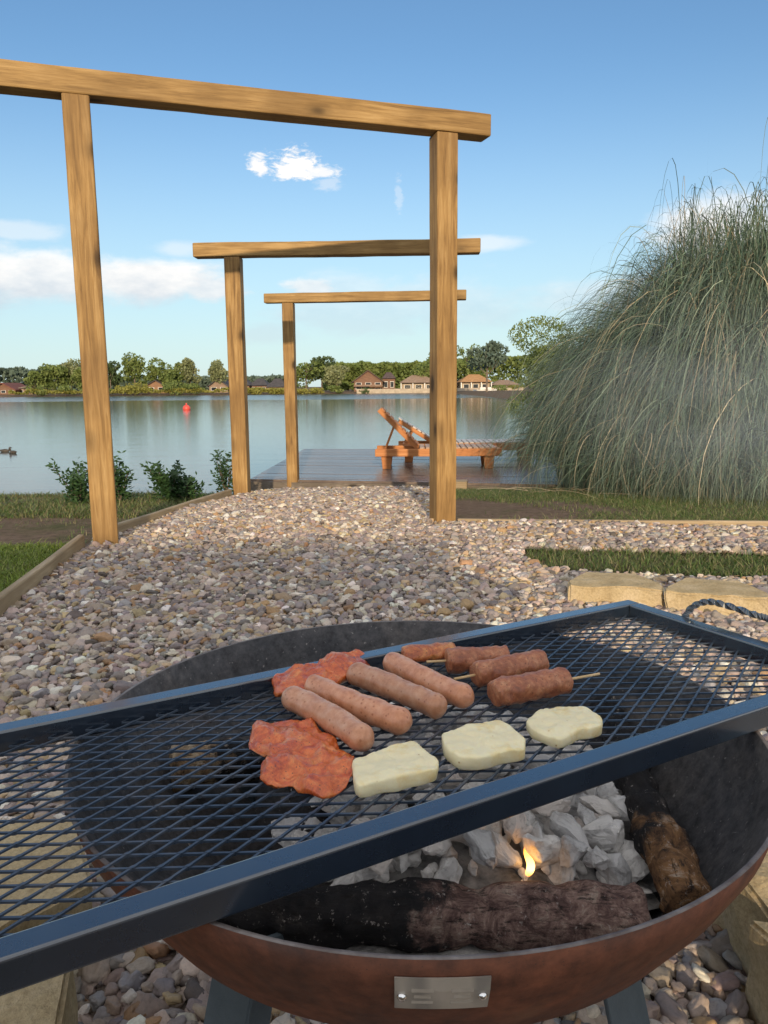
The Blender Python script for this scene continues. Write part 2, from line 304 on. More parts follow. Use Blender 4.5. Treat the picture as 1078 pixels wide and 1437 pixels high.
a = me.attributes.new('psize', 'FLOAT_VECTOR', 'POINT'); a.data.foreach_set('vector', s.astype(np.float32).ravel())
ro = np.stack([rng.normal(0, .35, n), rng.normal(0, .35, n), rng.uniform(0, 6.28, n)], -1)
a = me.attributes.new('prot', 'FLOAT_VECTOR', 'POINT'); a.data.foreach_set('vector', ro.astype(np.float32).ravel())
a = me.attributes.new('pidx', 'INT', 'POINT'); a.data.foreach_set('value', rng.integers(0, 6, n).astype(np.int32))
def m_peb():
    t = NT('pebble_stone', .6, 0, .35); c = t.attr('pcol', 'INSTANCER'); v = t.vec()
    c = t.mix(.6, c, t.ramp(t.noise(2.5, 6, .7, v), [(.3, (.55, .52, .5)), (.5, (1, 1, 1)), (.72, (1.25, 1.2, 1.15))]), 'MULTIPLY'); t.base(c); t.bump(t.noise(7, 5, .7, v), .2, .1); return t.m
PEB = m_peb()
gravel = link('gravel', me, kind='stuff', label='rounded mauve, tan and cream pebbles covering the path')
ng = bpy.data.node_groups.new('pebbles', 'GeometryNodeTree'); ng.interface.new_socket('Geometry', in_out='INPUT', socket_type='NodeSocketGeometry'); ng.interface.new_socket('Geometry', in_out='OUTPUT', socket_type='NodeSocketGeometry')
N = ng.nodes.new; L = ng.links.new
gin, gout = N('NodeGroupInput'), N('NodeGroupOutput'); jn = N('GeometryNodeJoinGeometry'); pos = N('GeometryNodeInputPosition')
for i in range(6):
    ico = N('GeometryNodeMeshIcoSphere'); ico.inputs['Subdivisions'].default_value = 3
    nt = N('ShaderNodeTexNoise'); nt.inputs['Scale'].default_value = 1.0; nt.inputs['Detail'].default_value = 2
    vm = N('ShaderNodeVectorMath'); vm.operation = 'ADD'; vm.inputs[1].default_value = (i*13.7, i*5.1, 2); L(pos.outputs[0], vm.inputs[0]); L(vm.outputs[0], nt.inputs['Vector'])
    sb = N('ShaderNodeVectorMath'); sb.operation = 'SUBTRACT'; sb.inputs[1].default_value = (.5, .5, .5); L(nt.outputs[1], sb.inputs[0])
    ml = N('ShaderNodeVectorMath'); ml.operation = 'SCALE'; ml.inputs['Scale'].default_value = 1.5; L(sb.outputs[0], ml.inputs[0])
    spn = N('GeometryNodeSetPosition'); L(ico.outputs[0], spn.inputs[0]); L(ml.outputs[0], spn.inputs['Offset'])
    ss = N('GeometryNodeSetShadeSmooth'); L(spn.outputs[0], ss.inputs[0]); gi_ = N('GeometryNodeGeometryToInstance'); L(ss.outputs[0], gi_.inputs[0]); L(gi_.outputs[0], jn.inputs[0])
def na(name, typ):
    q = N('GeometryNodeInputNamedAttribute'); q.data_type = typ; q.inputs['Name'].default_value = name; return q.outputs[0]
ip = N('GeometryNodeInstanceOnPoints'); L(gin.outputs[0], ip.inputs['Points']); L(jn.outputs[0], ip.inputs['Instance']); ip.inputs['Pick Instance'].default_value = True
L(na('pidx', 'INT'), ip.inputs['Instance Index']); L(na('prot', 'FLOAT_VECTOR'), ip.inputs['Rotation']); L(na('psize', 'FLOAT_VECTOR'), ip.inputs['Scale'])
sm = N('GeometryNodeSetMaterial'); sm.inputs['Material'].default_value = PEB; L(ip.outputs[0], sm.inputs[0]); L(sm.outputs[0], gout.inputs[0])
md = gravel.modifiers.new('pebbles', 'NODES'); md.node_group = ng
gravel.data.materials.append(PEB)

# ------------------------------------------------------------------ ribbons (grass)
def ribbons(C, W, side, cols):
    # C (N,S,3) centre lines, W (N,S) widths, side (N,3)
    n, s, _ = C.shape; o = side[:, None, :]*W[:, :, None]*.5
    V = np.stack([C-o, C+o], 2).reshape(-1, 3); base = (np.arange(n)*s*2)[:, None]; k = np.arange(s-1)*2
    Fq = np.stack([base+k, base+k+1, base+k+3, base+k+2], -1).reshape(-1, 4)
    return V, Fq, np.repeat(cols, s*2, 0)
def grass(name, pts, hgt, lean, w, cols, **k):
    n = len(pts); th = rng.uniform(0, 6.28, n); h = hgt*rng.lognormal(0, .35, n); d = np.stack([np.cos(th), np.sin(th), np.zeros(n)], -1)
    t = np.linspace(0, 1, 4); C = pts[:, None, :] + d[:, None, :]*(lean*h*rng.uniform(.3, 1.6, n))[:, None, None]*(t**1.7)[None, :, None]; C[:, :, 2] += h[:, None]*(t-.25*t**3)[None]
    side = np.stack([-np.sin(th), np.cos(th), np.zeros(n)], -1); W = w*(1-t**2*.93)[None, :]*np.ones((n, 1))
    V, Fq, cc = ribbons(C, W, side, cols[rng.choice(len(cols), n)]*rng.uniform(.7, 1.25, (n, 1)))
    return np_mesh(name, V, Fq, BLADE, col=cc, kind='stuff', **k)
def scatter(n, x0, x1, y0, y1, f, clump=None):
    x = rng.uniform(x0, x1, n); y = rng.uniform(y0, y1, n); k = f(x, y); x, y = x[k], y[k]
    if clump:
        c = np.array([noise.noise(Vector((a*clump[0], b*clump[0], 3))) for a, b in zip(x, y)]); k = c > rng.uniform(-1, 1, len(c))*.25+clump[1]; x, y = x[k], y[k]
    return np.stack([x, y, zg(x, y)-.004], -1)
G1 = np.array([(.24, .33, .045), (.20, .29, .035), (.28, .35, .07), (.31, .34, .10), (.15, .22, .03)])
G2 = np.array([(.09, .16, .04), (.13, .19, .055), (.18, .21, .075), (.30, .27, .14), (.07, .12, .03)])
G3 = np.array([(.10, .17, .04), (.14, .20, .06), (.20, .22, .08), (.30, .27, .13), (.07, .13, .03), (.16, .13, .07)])
grass('lawn_grass', scatter(150000, -4.5, -1.3, 1.8, 4.3, lambda x, y: x < leftx(y)-.07), .028, .9, .0045, G1, label='short bright green lawn left of the edging board')
grass('bank_grass', scatter(90000, -7, -1.2, 5.25, 7.6, lambda x, y: x < leftx(y)-.06, (1.1, -.3)), .036, .9, .005, G3, label='rough grass and weeds on the lake bank')
grass('bank_grass', scatter(9000, -7, -1.7, 4.3, 5.3, lambda x, y: x < leftx(y)-.06, (1.6, .12)), .03, .8, .004, G2, label='thin tufts growing over the bare soil strip')
rfun = lambda x, y: (y > 4.93-(x-.42)*.137) & (x > .47+(y-4.86)*.045) & (y < 8.9-(x+1.5)*.16)
grass('turf_grass', scatter(190000, .4, 6, 4.3, 8.6, lambda x, y: rfun(x, y) & (x+.5*np.sin(y*3.1)+.25*np.sin(x*9+y*5)+rng.normal(0, .25, len(x)) > 1.25-.75*np.clip(y-6.2, 0, 2)), (1.0, -.5)), .028, .9, .0035, G2, label='patchy turf in front of the pampas grass')
pfun = lambda x, y: (x > .72+.25*np.abs(y-3.86)) & (y < 4.05-(x-.85)*.158) & (y > 3.64-(x-.75)*.25)
grass('verge_grass', scatter(40000, .6, 4, 2.7, 4.1, pfun), .042, .9, .004, G2, label='narrow grass strip behind the concrete blocks')
# fallen straw blades in front of the pampas
n = 200; x = rng.uniform(1.0, 4.2, n); y = rng.uniform(6.0, 7.7, n); k = rng.uniform(0, 1, n) < ((y-5.7)/1.9)**2.5; x, y = x[k], y[k]; n = len(x); th = rng.normal(0, 1.1, n); ln = rng.uniform(.15, .6, n); t = np.linspace(-.5, .5, 6)
C = np.stack([x[:, None]+np.cos(th)[:, None]*ln[:, None]*t, y[:, None]+np.sin(th)[:, None]*ln[:, None]*t+rng.normal(0, .12, (n, 1))*t**2, zg(x, y)[:, None]+.02+rng.uniform(0, .05, (n, 1))*(1-4*t**2)], -1)
V, Fq, cc = ribbons(C, np.full((n, 6), .005), np.stack([-np.sin(th)*.7, np.cos(th)*.7, np.full(n, .7)], -1), np.array([(.42, .34, .22), (.5, .42, .3), (.3, .25, .15)])[rng.choice(3, n)])
np_mesh('straw', V, Fq, BLADE, col=cc, kind='stuff', label='dry straw blades fallen on the turf')

n = 260; x = rng.uniform(-1.5, 2.6, n); y = rng.uniform(1.6, 8.6, n); k = in_gravel(x, y); x, y = x[k], y[k]; n = len(x); th = rng.uniform(0, 6.28, n); ln = rng.uniform(.012, .045, n); t = np.linspace(-.5, .5, 4)
C = np.stack([x[:, None]+np.cos(th)[:, None]*ln[:, None]*t, y[:, None]+np.sin(th)[:, None]*ln[:, None]*t, zg(x, y)[:, None]+.05+rng.uniform(-.004, .008, (n, 1))+rng.normal(0, .004, (n, 4))], -1)
V, Fq, cc = ribbons(C, rng.uniform(.003, .016, (n, 1))*np.array([[.3, 1, .9, .1]]), np.stack([-np.sin(th)*.9, np.cos(th)*.9, rng.normal(0, .3, n)], -1), np.array([(.05, .035, .02), (.10, .06, .03), (.03, .025, .02), (.28, .2, .1)])[rng.choice(4, n)])
np_mesh('leaf_litter', V, Fq, BLADE, col=cc, kind='stuff', label='scattered dry leaf scraps on the gravel')

# ------------------------------------------------------------------ pampas grass
def pampas(loc, NB, hmax, rad, seed, name, label):
    r = np.random.default_rng(seed); S = 14; t = np.linspace(0, 1, S)
    th = r.uniform(0, 6.283, NB); wide = r.uniform(0, 1, NB) < .45; br = rad*np.where(wide, .86, .42)*np.sqrt(r.uniform(0, 1, NB)); base = np.stack([br*np.cos(th), br*np.sin(th), np.zeros(NB)], -1)
    e = r.uniform(.05, 1.0, NB)**.62; th2 = th + r.normal(0, .55, NB); d = np.stack([np.cos(th2), np.sin(th2), np.zeros(NB)], -1); sd = np.stack([-np.sin(th2), np.cos(th2), np.zeros(NB)], -1)
    re = rad*e*r.uniform(.8, 1.06, NB); re = np.where(wide, np.minimum(re*.5, rad*1.02-br*.62), re); hc = hmax*(1.22-.52*e**1.6)*r.uniform(.62, 1.06, NB)*np.where(wide, np.clip(1.05-.62*(br/rad), .3, 1)*r.uniform(.45, 1, NB), 1)*np.where(r.uniform(0, 1, NB) < .06, 1.18, 1); zt_ = np.where(wide, hc*r.uniform(0, .5, NB), hmax*np.clip((.82-.9*e**1.1)+r.normal(0, .18, NB), .0, 2))
    b0 = np.zeros(NB); r0 = br*.0; T_ = t[None]; 
    P0, P1, P2, P3 = [(a_[:, None], b_[:, None]) for a_, b_ in ((r0, b0), (re*.12, hc), (re*.92, hc*1.06), (re*1.0, zt_))]
    bz = lambda k: (1-T_)**3*P0[k]+3*(1-T_)**2*T_*P1[k]+3*(1-T_)*T_**2*P2[k]+T_**3*P3[k]
    wob = r.normal(0, .16, (NB, 1))*np.sin(T_*r.uniform(2, 4, (NB, 1)))
    C = base[:, None, :]*(1-np.where(wide, .1, .5)[:, None, None]*T_[:, :, None]) + d[:, None, :]*bz(0)[:, :, None] + sd[:, None, :]*(wob*rad*.3)[:, :, None]; C[:, :, 2] += bz(1)
    C[:, :, 0] -= (T_**2*re[:, None]*.05)
    kk = r.uniform(0, 1, NB) < .3; tw = r.normal(0, .16, (NB, 1))*np.sin(T_*r.uniform(4, 9, (NB, 1))+r.uniform(0, 6, (NB, 1)))*T_*np.where(kk, 1.0, .35)[:, None]; C += (sd*.9+np.array([0, 0, .5]))[:, None, :]*tw[:, :, None]
    C[:, :, 2] = np.maximum(C[:, :, 2], .02)
    a = r.uniform(0, 6.28, NB); side = sd*np.cos(a*.15)[:, None] + np.array([0, 0, 1.])*np.sin(a)[:, None]*.5; side += r.normal(0, .3, side.shape); side /= np.linalg.norm(side, axis=1)[:, None]
    W = r.uniform(.005, .0105, NB)[:, None]*(1-.9*t**2.5)[None]
    pc = np.array([(.095, .15, .10), (.125, .185, .125), (.165, .22, .165), (.22, .27, .20), (.07, .115, .075), (.40, .34, .22), (.30, .26, .16), (.5, .43, .3)]); w = np.array([20, 20, 18, 15, 15, 3, 4, 4.]); w /= w.sum()
    V, Fq, cc = ribbons(C, W, side, pc[r.choice(8, NB, p=w)]*r.lognormal(0, .32, (NB, 1)))
    root = empty(name, loc, label=label, cat='ornamental grass')
    np_mesh('foliage', V, Fq, BLADE, root, col=cc)
    bm = bmesh.new()
    for i in range(60):
        a_, rr_ = random.uniform(0, 6.28), rad*.3*math.sqrt(random.random()); p = Vector((rr_*1.3*math.cos(a_), rr_*math.sin(a_), -.05)); tube(bm, [p, p+Vector((math.cos(a_)*.08, math.sin(a_)*.08, random.uniform(.3, .6)))], [.03, .015], 6)
    build('stem_base', bm, simple('pampas_stems', (.16, .14, .08), (.3, .26, .15), 9, .8), root)
pampas((4.0, 8.2, float(zg(4.0, 8.2))), 32000, 2.72, 2.42, 3, 'pampas_grass', 'huge arching grey green pampas grass beside the deck')

# ------------------------------------------------------------------ timber frames
def timber(bm, s, sub=14, amp=.004, seed=0):
    """squared timber centred on the origin, long axis = largest size, slightly uneven faces and worn edges"""
    L_ = max(s); ax = s.index(L_); box(bm, (0, 0, 0), s, bev=.008, seg=2)
    es = [e for e in bm.edges if abs((e.verts[0].co-e.verts[1].co).normalized()[ax]) > .99 and e.calc_length() > L_*.5]
    bmesh.ops.subdivide_edges(bm, edges=es, cuts=sub, use_grid_fill=True)
    for v in bm.verts:
        p = v.co+Vector((seed*5.7, 0, 0)); n_ = noise.noise_vector(p*1.3)*amp*1.6 + noise.noise_vector(p*6)*amp*.5; n_[ax] = 0; v.co += n_
def frame(nm, a, b, ztop, zl, zr, ext_l, ext_r, w, bh, label, seed):
    a, b = Vector((a[0], a[1], 0)), Vector((b[0], b[1], 0)); d = (b-a).normalized(); ang = math.atan2(d.y, d.x)
    root = empty(nm, (a.x, a.y, zl), ang, label=label, cat='pergola arch', group='timber frames spanning the gravel path'); Ln = (b-a).length
    for i, (x, zb) in enumerate(((0, zl), (Ln, zr))):
        bm = bmesh.new(); h = ztop-zb+.25; timber(bm, (w, w, h), 22, .003, seed+i); build('post', bm, POSTZ, root, (x, 0, ztop-h/2-zl), smooth=False)
    bm = bmesh.new(); Lb = Ln+ext_l+ext_r; timber(bm, (Lb, w*1.0, bh), 30, .004, seed+5); build('beam', bm, POSTX, root, ((Ln+ext_r-ext_l)/2, -.002, ztop+bh/2+.001-zl))
    return root
W1 = .135
frame('pergola_arch', (-1.572, 4.20+W1/2), (.378, 4.85+W1/2), 2.43, .06, .07, 1.9, .28, W1, .126, 'nearest and tallest timber frame, its beam running out of the left edge', 1)
frame('pergola_arch', (-1.272, 6.86), (.56, 6.78), 2.045, -.02, -.05, .33, .27, W1, .115, 'middle timber frame of the three over the path', 11)
frame('pergola_arch', (-1.083, 9.14), (.76, 8.98), 1.90, -.26, -.3, .27, .19, .128, .105, 'farthest timber frame, standing at the deck edge', 21)
# edging boards
def edging(a, b, h, label, th=.035):
    a, b = Vector(a), Vector(b); d = b-a; bm = bmesh.new(); timber(bm, (d.length, th, h), 16, .003, a.x)
    o = build('edging_board', bm, EDGE, None, (a+b)/2, (0, -math.atan2(d.z, math.hypot(d.x, d.y)), math.atan2(d.y, d.x)), label=label, cat='edging board', group='boards edging the gravel')
edging((-1.16, -.1, .055), (-1.665, 4.16, .10), .12, 'pale edging board between bright lawn and gravel')
edging((-1.60, 4.48, .095), (-1.34, 6.66, .015), .12, 'edging board between bank weeds and gravel, from near post to second post')
edging((.47, 4.862, .052), (4.2, 4.35, .078), .11, 'sunlit edging board between gravel and turf, right of the path')

# ------------------------------------------------------------------ deck
deck = empty('lake_deck', (-1.6, 9.25, -.14), 0, label='low grey timber deck reaching over the lake', cat='deck')
c0, c1, c2, c3 = [Vector((p[0]+1.6, p[1]-9.25, 0)) for p in ((-1.6, 9.22), (-1.4, 13.65), (4.2, 13.05), (4.2, 7.95))]
bm = bmesh.new(); NPL = 36
for i in range(NPL):
    u0, u1 = i/NPL+.0008, (i+1)/NPL-.0012; q = [lerp(c0, c1, u0), lerp(c3, c2, u0), lerp(c3, c2, u1), lerp(c0, c1, u1)]; dz = random.uniform(-.002, .002)
    t_ = [bm.verts.new(p+Vector((random.uniform(-.01, .0) if k in (0, 3) else 0, 0, dz))) for k, p in enumerate(q)]; b_ = [bm.verts.new(v.co-Vector((0, 0, .028))) for v in t_]
    bm.faces.new(t_); bm.faces.new(b_[::-1])
    for k in range(4): bm.faces.new((t_[k], b_[k], b_[(k+1) % 4], t_[(k+1) % 4]))
build('decking', bm, DECKM, deck)
bm = bmesh.new()
for a_, b_ in ((c0, c3), (c0, c1), (c1, c2)): 
    nrm = (b_-a_).cross(Vector((0, 0, 1))).normalized()*.02*(1 if (a_, b_) == (c0, c3) else -1); bar(bm, a_+nrm+Vector((0, 0, -.10)), b_+nrm+Vector((0, 0, -.10)), .03, .14)
build('fascia', bm, FASC, deck)
for u in (.02, .98):
    for v_ in (.25, .6, .97):
        p = lerp(lerp(c0, c1, v_), lerp(c3, c2, v_), u); bm = bmesh.new(); tube(bm, [p+Vector((0, 0, -.04)), p+Vector((0, 0, -1.6))], .06, 10); build('pile', bm, FASC, deck)
# step / sleeper at the deck's foot
bm = bmesh.new(); timber(bm, (.42, .2, .09), 3, .002, 4); build('timber_step', bm, EDGE, None, (.72, 8.52, -.14), (0, 0, -.15), label='short timber step at the deck edge behind the near right post', cat='step')

# ------------------------------------------------------------------ loungers
def lounger(loc, rz, Ln, Wd, piv, angd, LB, slat, label, seed):
    root = empty('sun_lounger', loc, rz, label=label, cat='sun lounger', group='wooden sun loungers on the deck'); H = .27; rail = .10
    for s in (-1, 1):
        bm = bmesh.new(); box(bm, (0, 0, 0), (Ln, .045, rail), bev=.006); build('side_rail', bm, LOUNGE, root, (Ln/2, s*(Wd/2), H-rail/2))
        for k, xl in enumerate((.15, Ln-.16)):
            bm = bmesh.new(); box(bm, (0, 0, 0), (.15, .06, H-rail+.02), bev=.005, taper=.72); build('leg', bm, LOUNGE, root, (xl, s*(Wd/2-.055), (H-rail+.02)/2))
    bm = bmesh.new(); box(bm, (0, 0, 0), (.04, Wd-.05, rail*.9), bev=.005); bm2 = build('end_rail', bm, LOUNGE, root, (Ln-.025, 0, H-rail/2-.003))
    bm = bmesh.new(); x = piv+.06
    while x < Ln-.03: box(bm, (x, 0, H+.009), (.062, Wd+.035, .018), bev=.003); x += .078
    build('seat_slats', bm, slat, root)
    br = empty('backrest', (piv, 0, H+.0)); br.parent = root; br.rotation_euler = (0, R(angd), 0)
    for s in (-1, 1):
        bm = bmesh.new(); box(bm, (-LB/2, s*(Wd/2-.06), 0), (LB, .04, .055), bev=.004); build('backrest_rail', bm, LOUNGE, br)
    bm = bmesh.new(); x = -.05
    while x > -LB-.0: box(bm, (x, 0, .036), (.06, Wd-.05, .018), bev=.003); x -= .078
    build('backrest_slats', bm, slat if seed == 2 else LOUNGE, br)
    top = Vector((piv-math.cos(R(angd))*LB*.6, 0, H+math.sin(R(angd))*LB*.6)); foot = Vector((piv-math.cos(R(angd))*LB*.6-.13, 0, H-.03))
    for s in (-1, 1):
        bm = bmesh.new(); bar(bm, top+Vector((0, s*(Wd/2-.1), 0)), foot+Vector((0, s*(Wd/2-.1), 0)), .03, .045, .003, up=(0, 1, 0)); build('prop', bm, LOUNGE, root)
    bm = bmesh.new(); tube(bm, [foot+Vector((0, -Wd/2+.03, 0)), foot+Vector((0, Wd/2-.03, 0))], .018, 8); build('prop_bar', bm, LOUNGE, root)
lounger((-.10, 10.42, -.138), R(-2), 1.66, .60, .56, 45, .72, LOUNGET, 'nearer orange wooden lounger with its backrest raised high', 1)
lounger((.22, 11.3, -.138), R(-1), 2.0, .60, .52, 32, .60, LOUNGEP, 'farther wooden lounger with pale slats and a lower backrest', 2)

# ------------------------------------------------------------------ concrete blocks
def block(c, rz, w, d, h, label, mat=BLOCK, cham=.09, seed=0):
    bm = bmesh.new(); o = [(-w/2, -d/2), (w/2, -d/2), (w/2, d/2-cham*1.9), (w/2-cham*.9, d/2), (-w/2+cham*.9, d/2), (-w/2, d/2-cham*1.9)]
    t_ = [bm.verts.new((x, y, h)) for x, y in o]; f = bm.faces.new(t_); e = bmesh.ops.extrude_face_region(bm, geom=[f]); 
    for v in [q for q in e['geom'] if isinstance(q, bmesh.types.BMVert)]: v.co.z = 0
    bmesh.ops.recalc_face_normals(bm, faces=bm.faces); bmesh.ops.bevel(bm, geom=list(bm.edges), offset=.007, segments=2, affect='EDGES')
    bmesh.ops.triangulate(bm, faces=bm.faces); 
    for _ in range(3):
        es = [e_ for e_ in bm.edges if e_.calc_length() > .03]; bmesh.ops.subdivide_edges(bm, edges=es, cuts=1)
    bmesh.ops.triangulate(bm, faces=bm.faces)
    for v in bm.verts:
        k = .014 if v.co.y < -d/2+.03 else .0035; p = v.co*14+Vector((seed*9.1, 0, 0)); v.co += noise.noise_vector(p)*k + noise.noise_vector(p*4)*k*.3
    return build('concrete_block', bm, mat, None, c, (0, 0, rz), label=label, cat='concrete block', group='buff concrete blocks round the fire pit')
zb = .0
block((.955, 3.12, zb), R(-11), .375, .26, .145, 'buff concrete block beyond the grill corner, shaded on its left half', seed=1)
block((1.325, 2.99, zb), R(-18), .375, .26, .145, 'sunlit buff concrete block behind the twisted handle', seed=2)
block((1.69, 2.83, zb), R(-27), .37, .26, .145, 'buff concrete block cut by the right edge of the photo', seed=3)
block((-.62, 1.13, zb), R(-62), .36, .25, .19, 'pale concrete block left of the bowl, seen through the grate', seed=4)
block((-.53, .80, zb), R(-75), .36, .27, .20, 'pale concrete block under the near left corner of the grate', seed=5)
block((-.43, .66, -.01), R(-50), .30, .2, .13, 'low concrete block at the bottom left corner', BLOCKG, seed=6)
block((.675, 1.19, zb), R(-84), .38, .28, .19, 'weathered concrete block right of the bowl, mostly hidden by it', BLOCK, cham=.08, seed=7)
block((.655, .80, zb), R(-92), .38, .28, .19, 'weathered concrete block at the right edge below the bowl rim', BLOCK, cham=.08, seed=9)
block((.50, .69, -.01), R(75), .34, .07, .07, 'dark low concrete block under the right side of the bowl', BLOCKG, seed=8)

# ------------------------------------------------------------------ fire pit
BX, BY, BR_, ZR = .042, .98, .442, .506
pit = empty('fire_pit', (BX, BY, .03), 0, label='rusty round steel fire bowl on dark legs under the grate', cat='fire pit')
prof = [(.0, -.275), (.10, -.27), (.18, -.252), (.25, -.224), (.315, -.186), (.37, -.135), (.408, -.080), (.432, -.035), (BR_, 0)]
bm = bmesh.new(); NS = 128; rings = []
def ringv(r, z, wob=0): return [bm.verts.new((r*math.cos(2*math.pi*k/NS), r*math.sin(2*math.pi*k/NS), z)) for k in range(NS)]
inner = [(max(r-.005, 0), z+.003) for r, z in prof]; inner[-1] = (BR_-.005, 0)
loopv = [ringv(r, z) for r, z in prof[1:]] + [ringv(r, z) for r, z in inner[:0:-1]]
for i in range(len(loopv)-1):
    for k in range(NS):
        f = bm.faces.new((loopv[i][k], loopv[i][(k+1) % NS], loopv[i+1][(k+1) % NS], loopv[i+1][k])); f.smooth = True
        f.material_index = 0 if i < len(prof)-2 else (2 if i == len(prof)-2 else 1)
f = bm.faces.new(loopv[0]); f.material_index = 0; f = bm.faces.new(loopv[-1]); f.material_index = 1
me = bpy.data.meshes.new('bowl'); bmesh.ops.recalc_face_normals(bm, faces=bm.faces); bm.to_mesh(me); bm.free()
link('bowl', me, [RUST, SOOT, RIM], pit, (0, 0, ZR-.03))
LEGM = simple('slate_leg_paint', (.055, .075, .09), (.085, .11, .13), 9, .5, .2, 80)
for a_ in (228, 312, 48, 145):
    d = Vector((math.cos(R(a_)), math.sin(R(a_)), 0)); t_ = Vector((-d.y, d.x, 0)); bm = bmesh.new()
    p0, p1 = d*.30 + Vector((0, 0, .335)), d*.40 + Vector((0, 0, -.02))
    bar(bm, p0, p1, .065, .006, .001, up=d); bar(bm, p0+t_*.032-d*.016, p1+t_*.032-d*.016, .006, .034, .001, up=d)
    foot = box(bm, (p1.x, p1.y, -.012), (.09, .07, .006), rot=R(a_)); build('leg', bm, LEGM, pit)
# name plate, bent to the bowl
pc = aty(619, 1393, BY-.405); pa = math.atan2(pc.y-BY, pc.x-BX)
def bowl_r(z): return float(np.interp(z-ZR, [q[1] for q in prof], [q[0] for q in prof]))
bm = bmesh.new(); cols_ = 16; rows = 3; vs = {}
halfw = .0385; zt, zbm = ZR-.035, ZR-.071
zt, zbm = None, None
for zz in np.arange(ZR-.01, ZR-.2, -.001):
    r_ = bowl_r(zz)+.001; p = Vector((BX, BY-r_, zz)); q = p-Vector((0, 0, CAMH)); py = 718.5-F*q.dot(_y)/q.dot(_F)
    if zt is None and py > 1371: zt = zz
    if zbm is None and py > 1413: zbm = zz; break
for off in (.0012, .0028):
    for i in range(cols_+1):
        for j in range(rows+1):
            z = lerp(zt, zbm, j/rows); r_ = bowl_r(z)+off; a_ = R(-90)+ (lerp(-halfw, halfw, i/cols_)+.0015)/r_; vs[off, i, j] = bm.verts.new((r_*math.cos(a_), r_*math.sin(a_), z-.03))
A, B = .0012, .0028
for i in range(cols_):
    for j in range(rows):
        bm.faces.new([vs[B, i, j], vs[B, i+1, j], vs[B, i+1, j+1], vs[B, i, j+1]]); bm.faces.new([vs[A, i, j], vs[A, i, j+1], vs[A, i+1, j+1], vs[A, i+1, j]])
for i in range(cols_):
    for j in (0, rows): bm.faces.new([vs[A, i, j], vs[A, i+1, j], vs[B, i+1, j], vs[B, i, j]])
for j in range(rows):
    for i in (0, cols_): bm.faces.new([vs[A, i, j], vs[A, i, j+1], vs[B, i, j+1], vs[B, i, j]])
plate = build('name_plate', bm, BRUSH, pit, smooth=False)
for s in (-.0325, .0325):
    zm = (zt+zbm)/2; r_ = bowl_r(zm)+.0032; a_ = R(-90)+(s+.0015)/r_; bm = bmesh.new(); bmesh.ops.create_uvsphere(bm, u_segments=14, v_segments=8, radius=.0042)
    build('rivet', bm, CHROME, plate, (r_*math.cos(a_), r_*math.sin(a_), zm-.03), smooth=True)
# worn engraving: faint blocks of unreadable print
ENG = simple('worn_print', (.33, .29, .24), (.42, .37, .31), 80, .6)
for s0 in (-.016, .016):
    bm = bmesh.new()
    for j in range(3):
        z = lerp(zt, zbm, .3+.2*j); r_ = bowl_r(z)+.003; a_ = R(-90)+(s0+.0015)/r_; wv = (.018, .014, .018)[j]; box(bm, (r_*math.cos(a_), r_*math.sin(a_), z-.03), (wv, .0004, .0035), rot=a_+R(90))
    build('engraving', bm, ENG, plate)

# ash bed
bm = bmesh.new(); G = 40
vv = {}
for i in range(G+1):
    for j in range(G+1):
        x = lerp(-.33, .33, i/G); y = lerp(-.33, .33, j/G); r_ = math.hypot(x, y)
        if r_ <= .33 and x > -.19+.03*noise.noise(Vector((y*20, 3, 0))):
            z = ZR-.165+.012*noise.noise(Vector((x*12, y*12, 1)))+.006*noise.noise(Vector((x*45, y*45, 2))) + .060*max(0, 1-((x-.05)**2+(y-.04)**2)/.07); vv[i, j] = bm.verts.new((x, y, z))
for i in range(G):
    for j in range(G):
        q = [(i, j), (i+1, j), (i+1, j+1), (i, j+1)]
        if all(k in vv for k in q): bm.faces.new([vv[k] for k in q])
ASHBED = simple('ash_dust', (.10, .10, .10), (.42, .40, .38), 30, .95, .8, 120)
build('ash_bed', bm, ASHBED, None, (BX, BY, 0), smooth=True, kind='stuff', label='grey powdery ash lying in the fire bowl')
# charcoal lumps
def lump(seed, s):
    r = random.Random(seed); bm = bmesh.new()
    for _ in range(r.randint(10, 16)): 
        v = Vector((r.gauss(0, 1), r.gauss(0, 1), r.gauss(0, 1))).normalized()*r.uniform(.75, 1); bm.verts.new((v.x*s*r.uniform(1., 1.4), v.y*s*.85, v.z*s*.7))
    h = bmesh.ops.convex_hull(bm, input=bm.verts); dead = [g for g in h['geom_interior'] if isinstance(g, bmesh.types.BMVert)]
    if dead: bmesh.ops.delete(bm, geom=dead, context='VERTS')
    bmesh.ops.subdivide_edges(bm, edges=bm.edges, cuts=4, use_grid_fill=True)
    bmesh.ops.triangulate(bm, faces=bm.faces); bmesh.ops.smooth_vert(bm, verts=bm.verts, factor=.5, use_axis_x=True, use_axis_y=True, use_axis_z=True)
    for v in bm.verts: p = v.co*(1/s)*1.6+Vector((seed, 0, 0)); v.co += noise.noise_vector(p)*s*.15+noise.noise_vector(p*3)*s*.07+noise.noise_vector(p*8)*s*.03
    bmesh.ops.recalc_face_normals(bm, faces=bm.faces); me = bpy.data.meshes.new('charcoal_lump'); bm.to_mesh(me); bm.free(); me.materials.append(ASH); return me
LM = [lump(i, .03) for i in range(14)]
def mound(x, y): return .060*max(0, 1-((x-.05)**2+(y-.04)**2)/.07)
spots = []
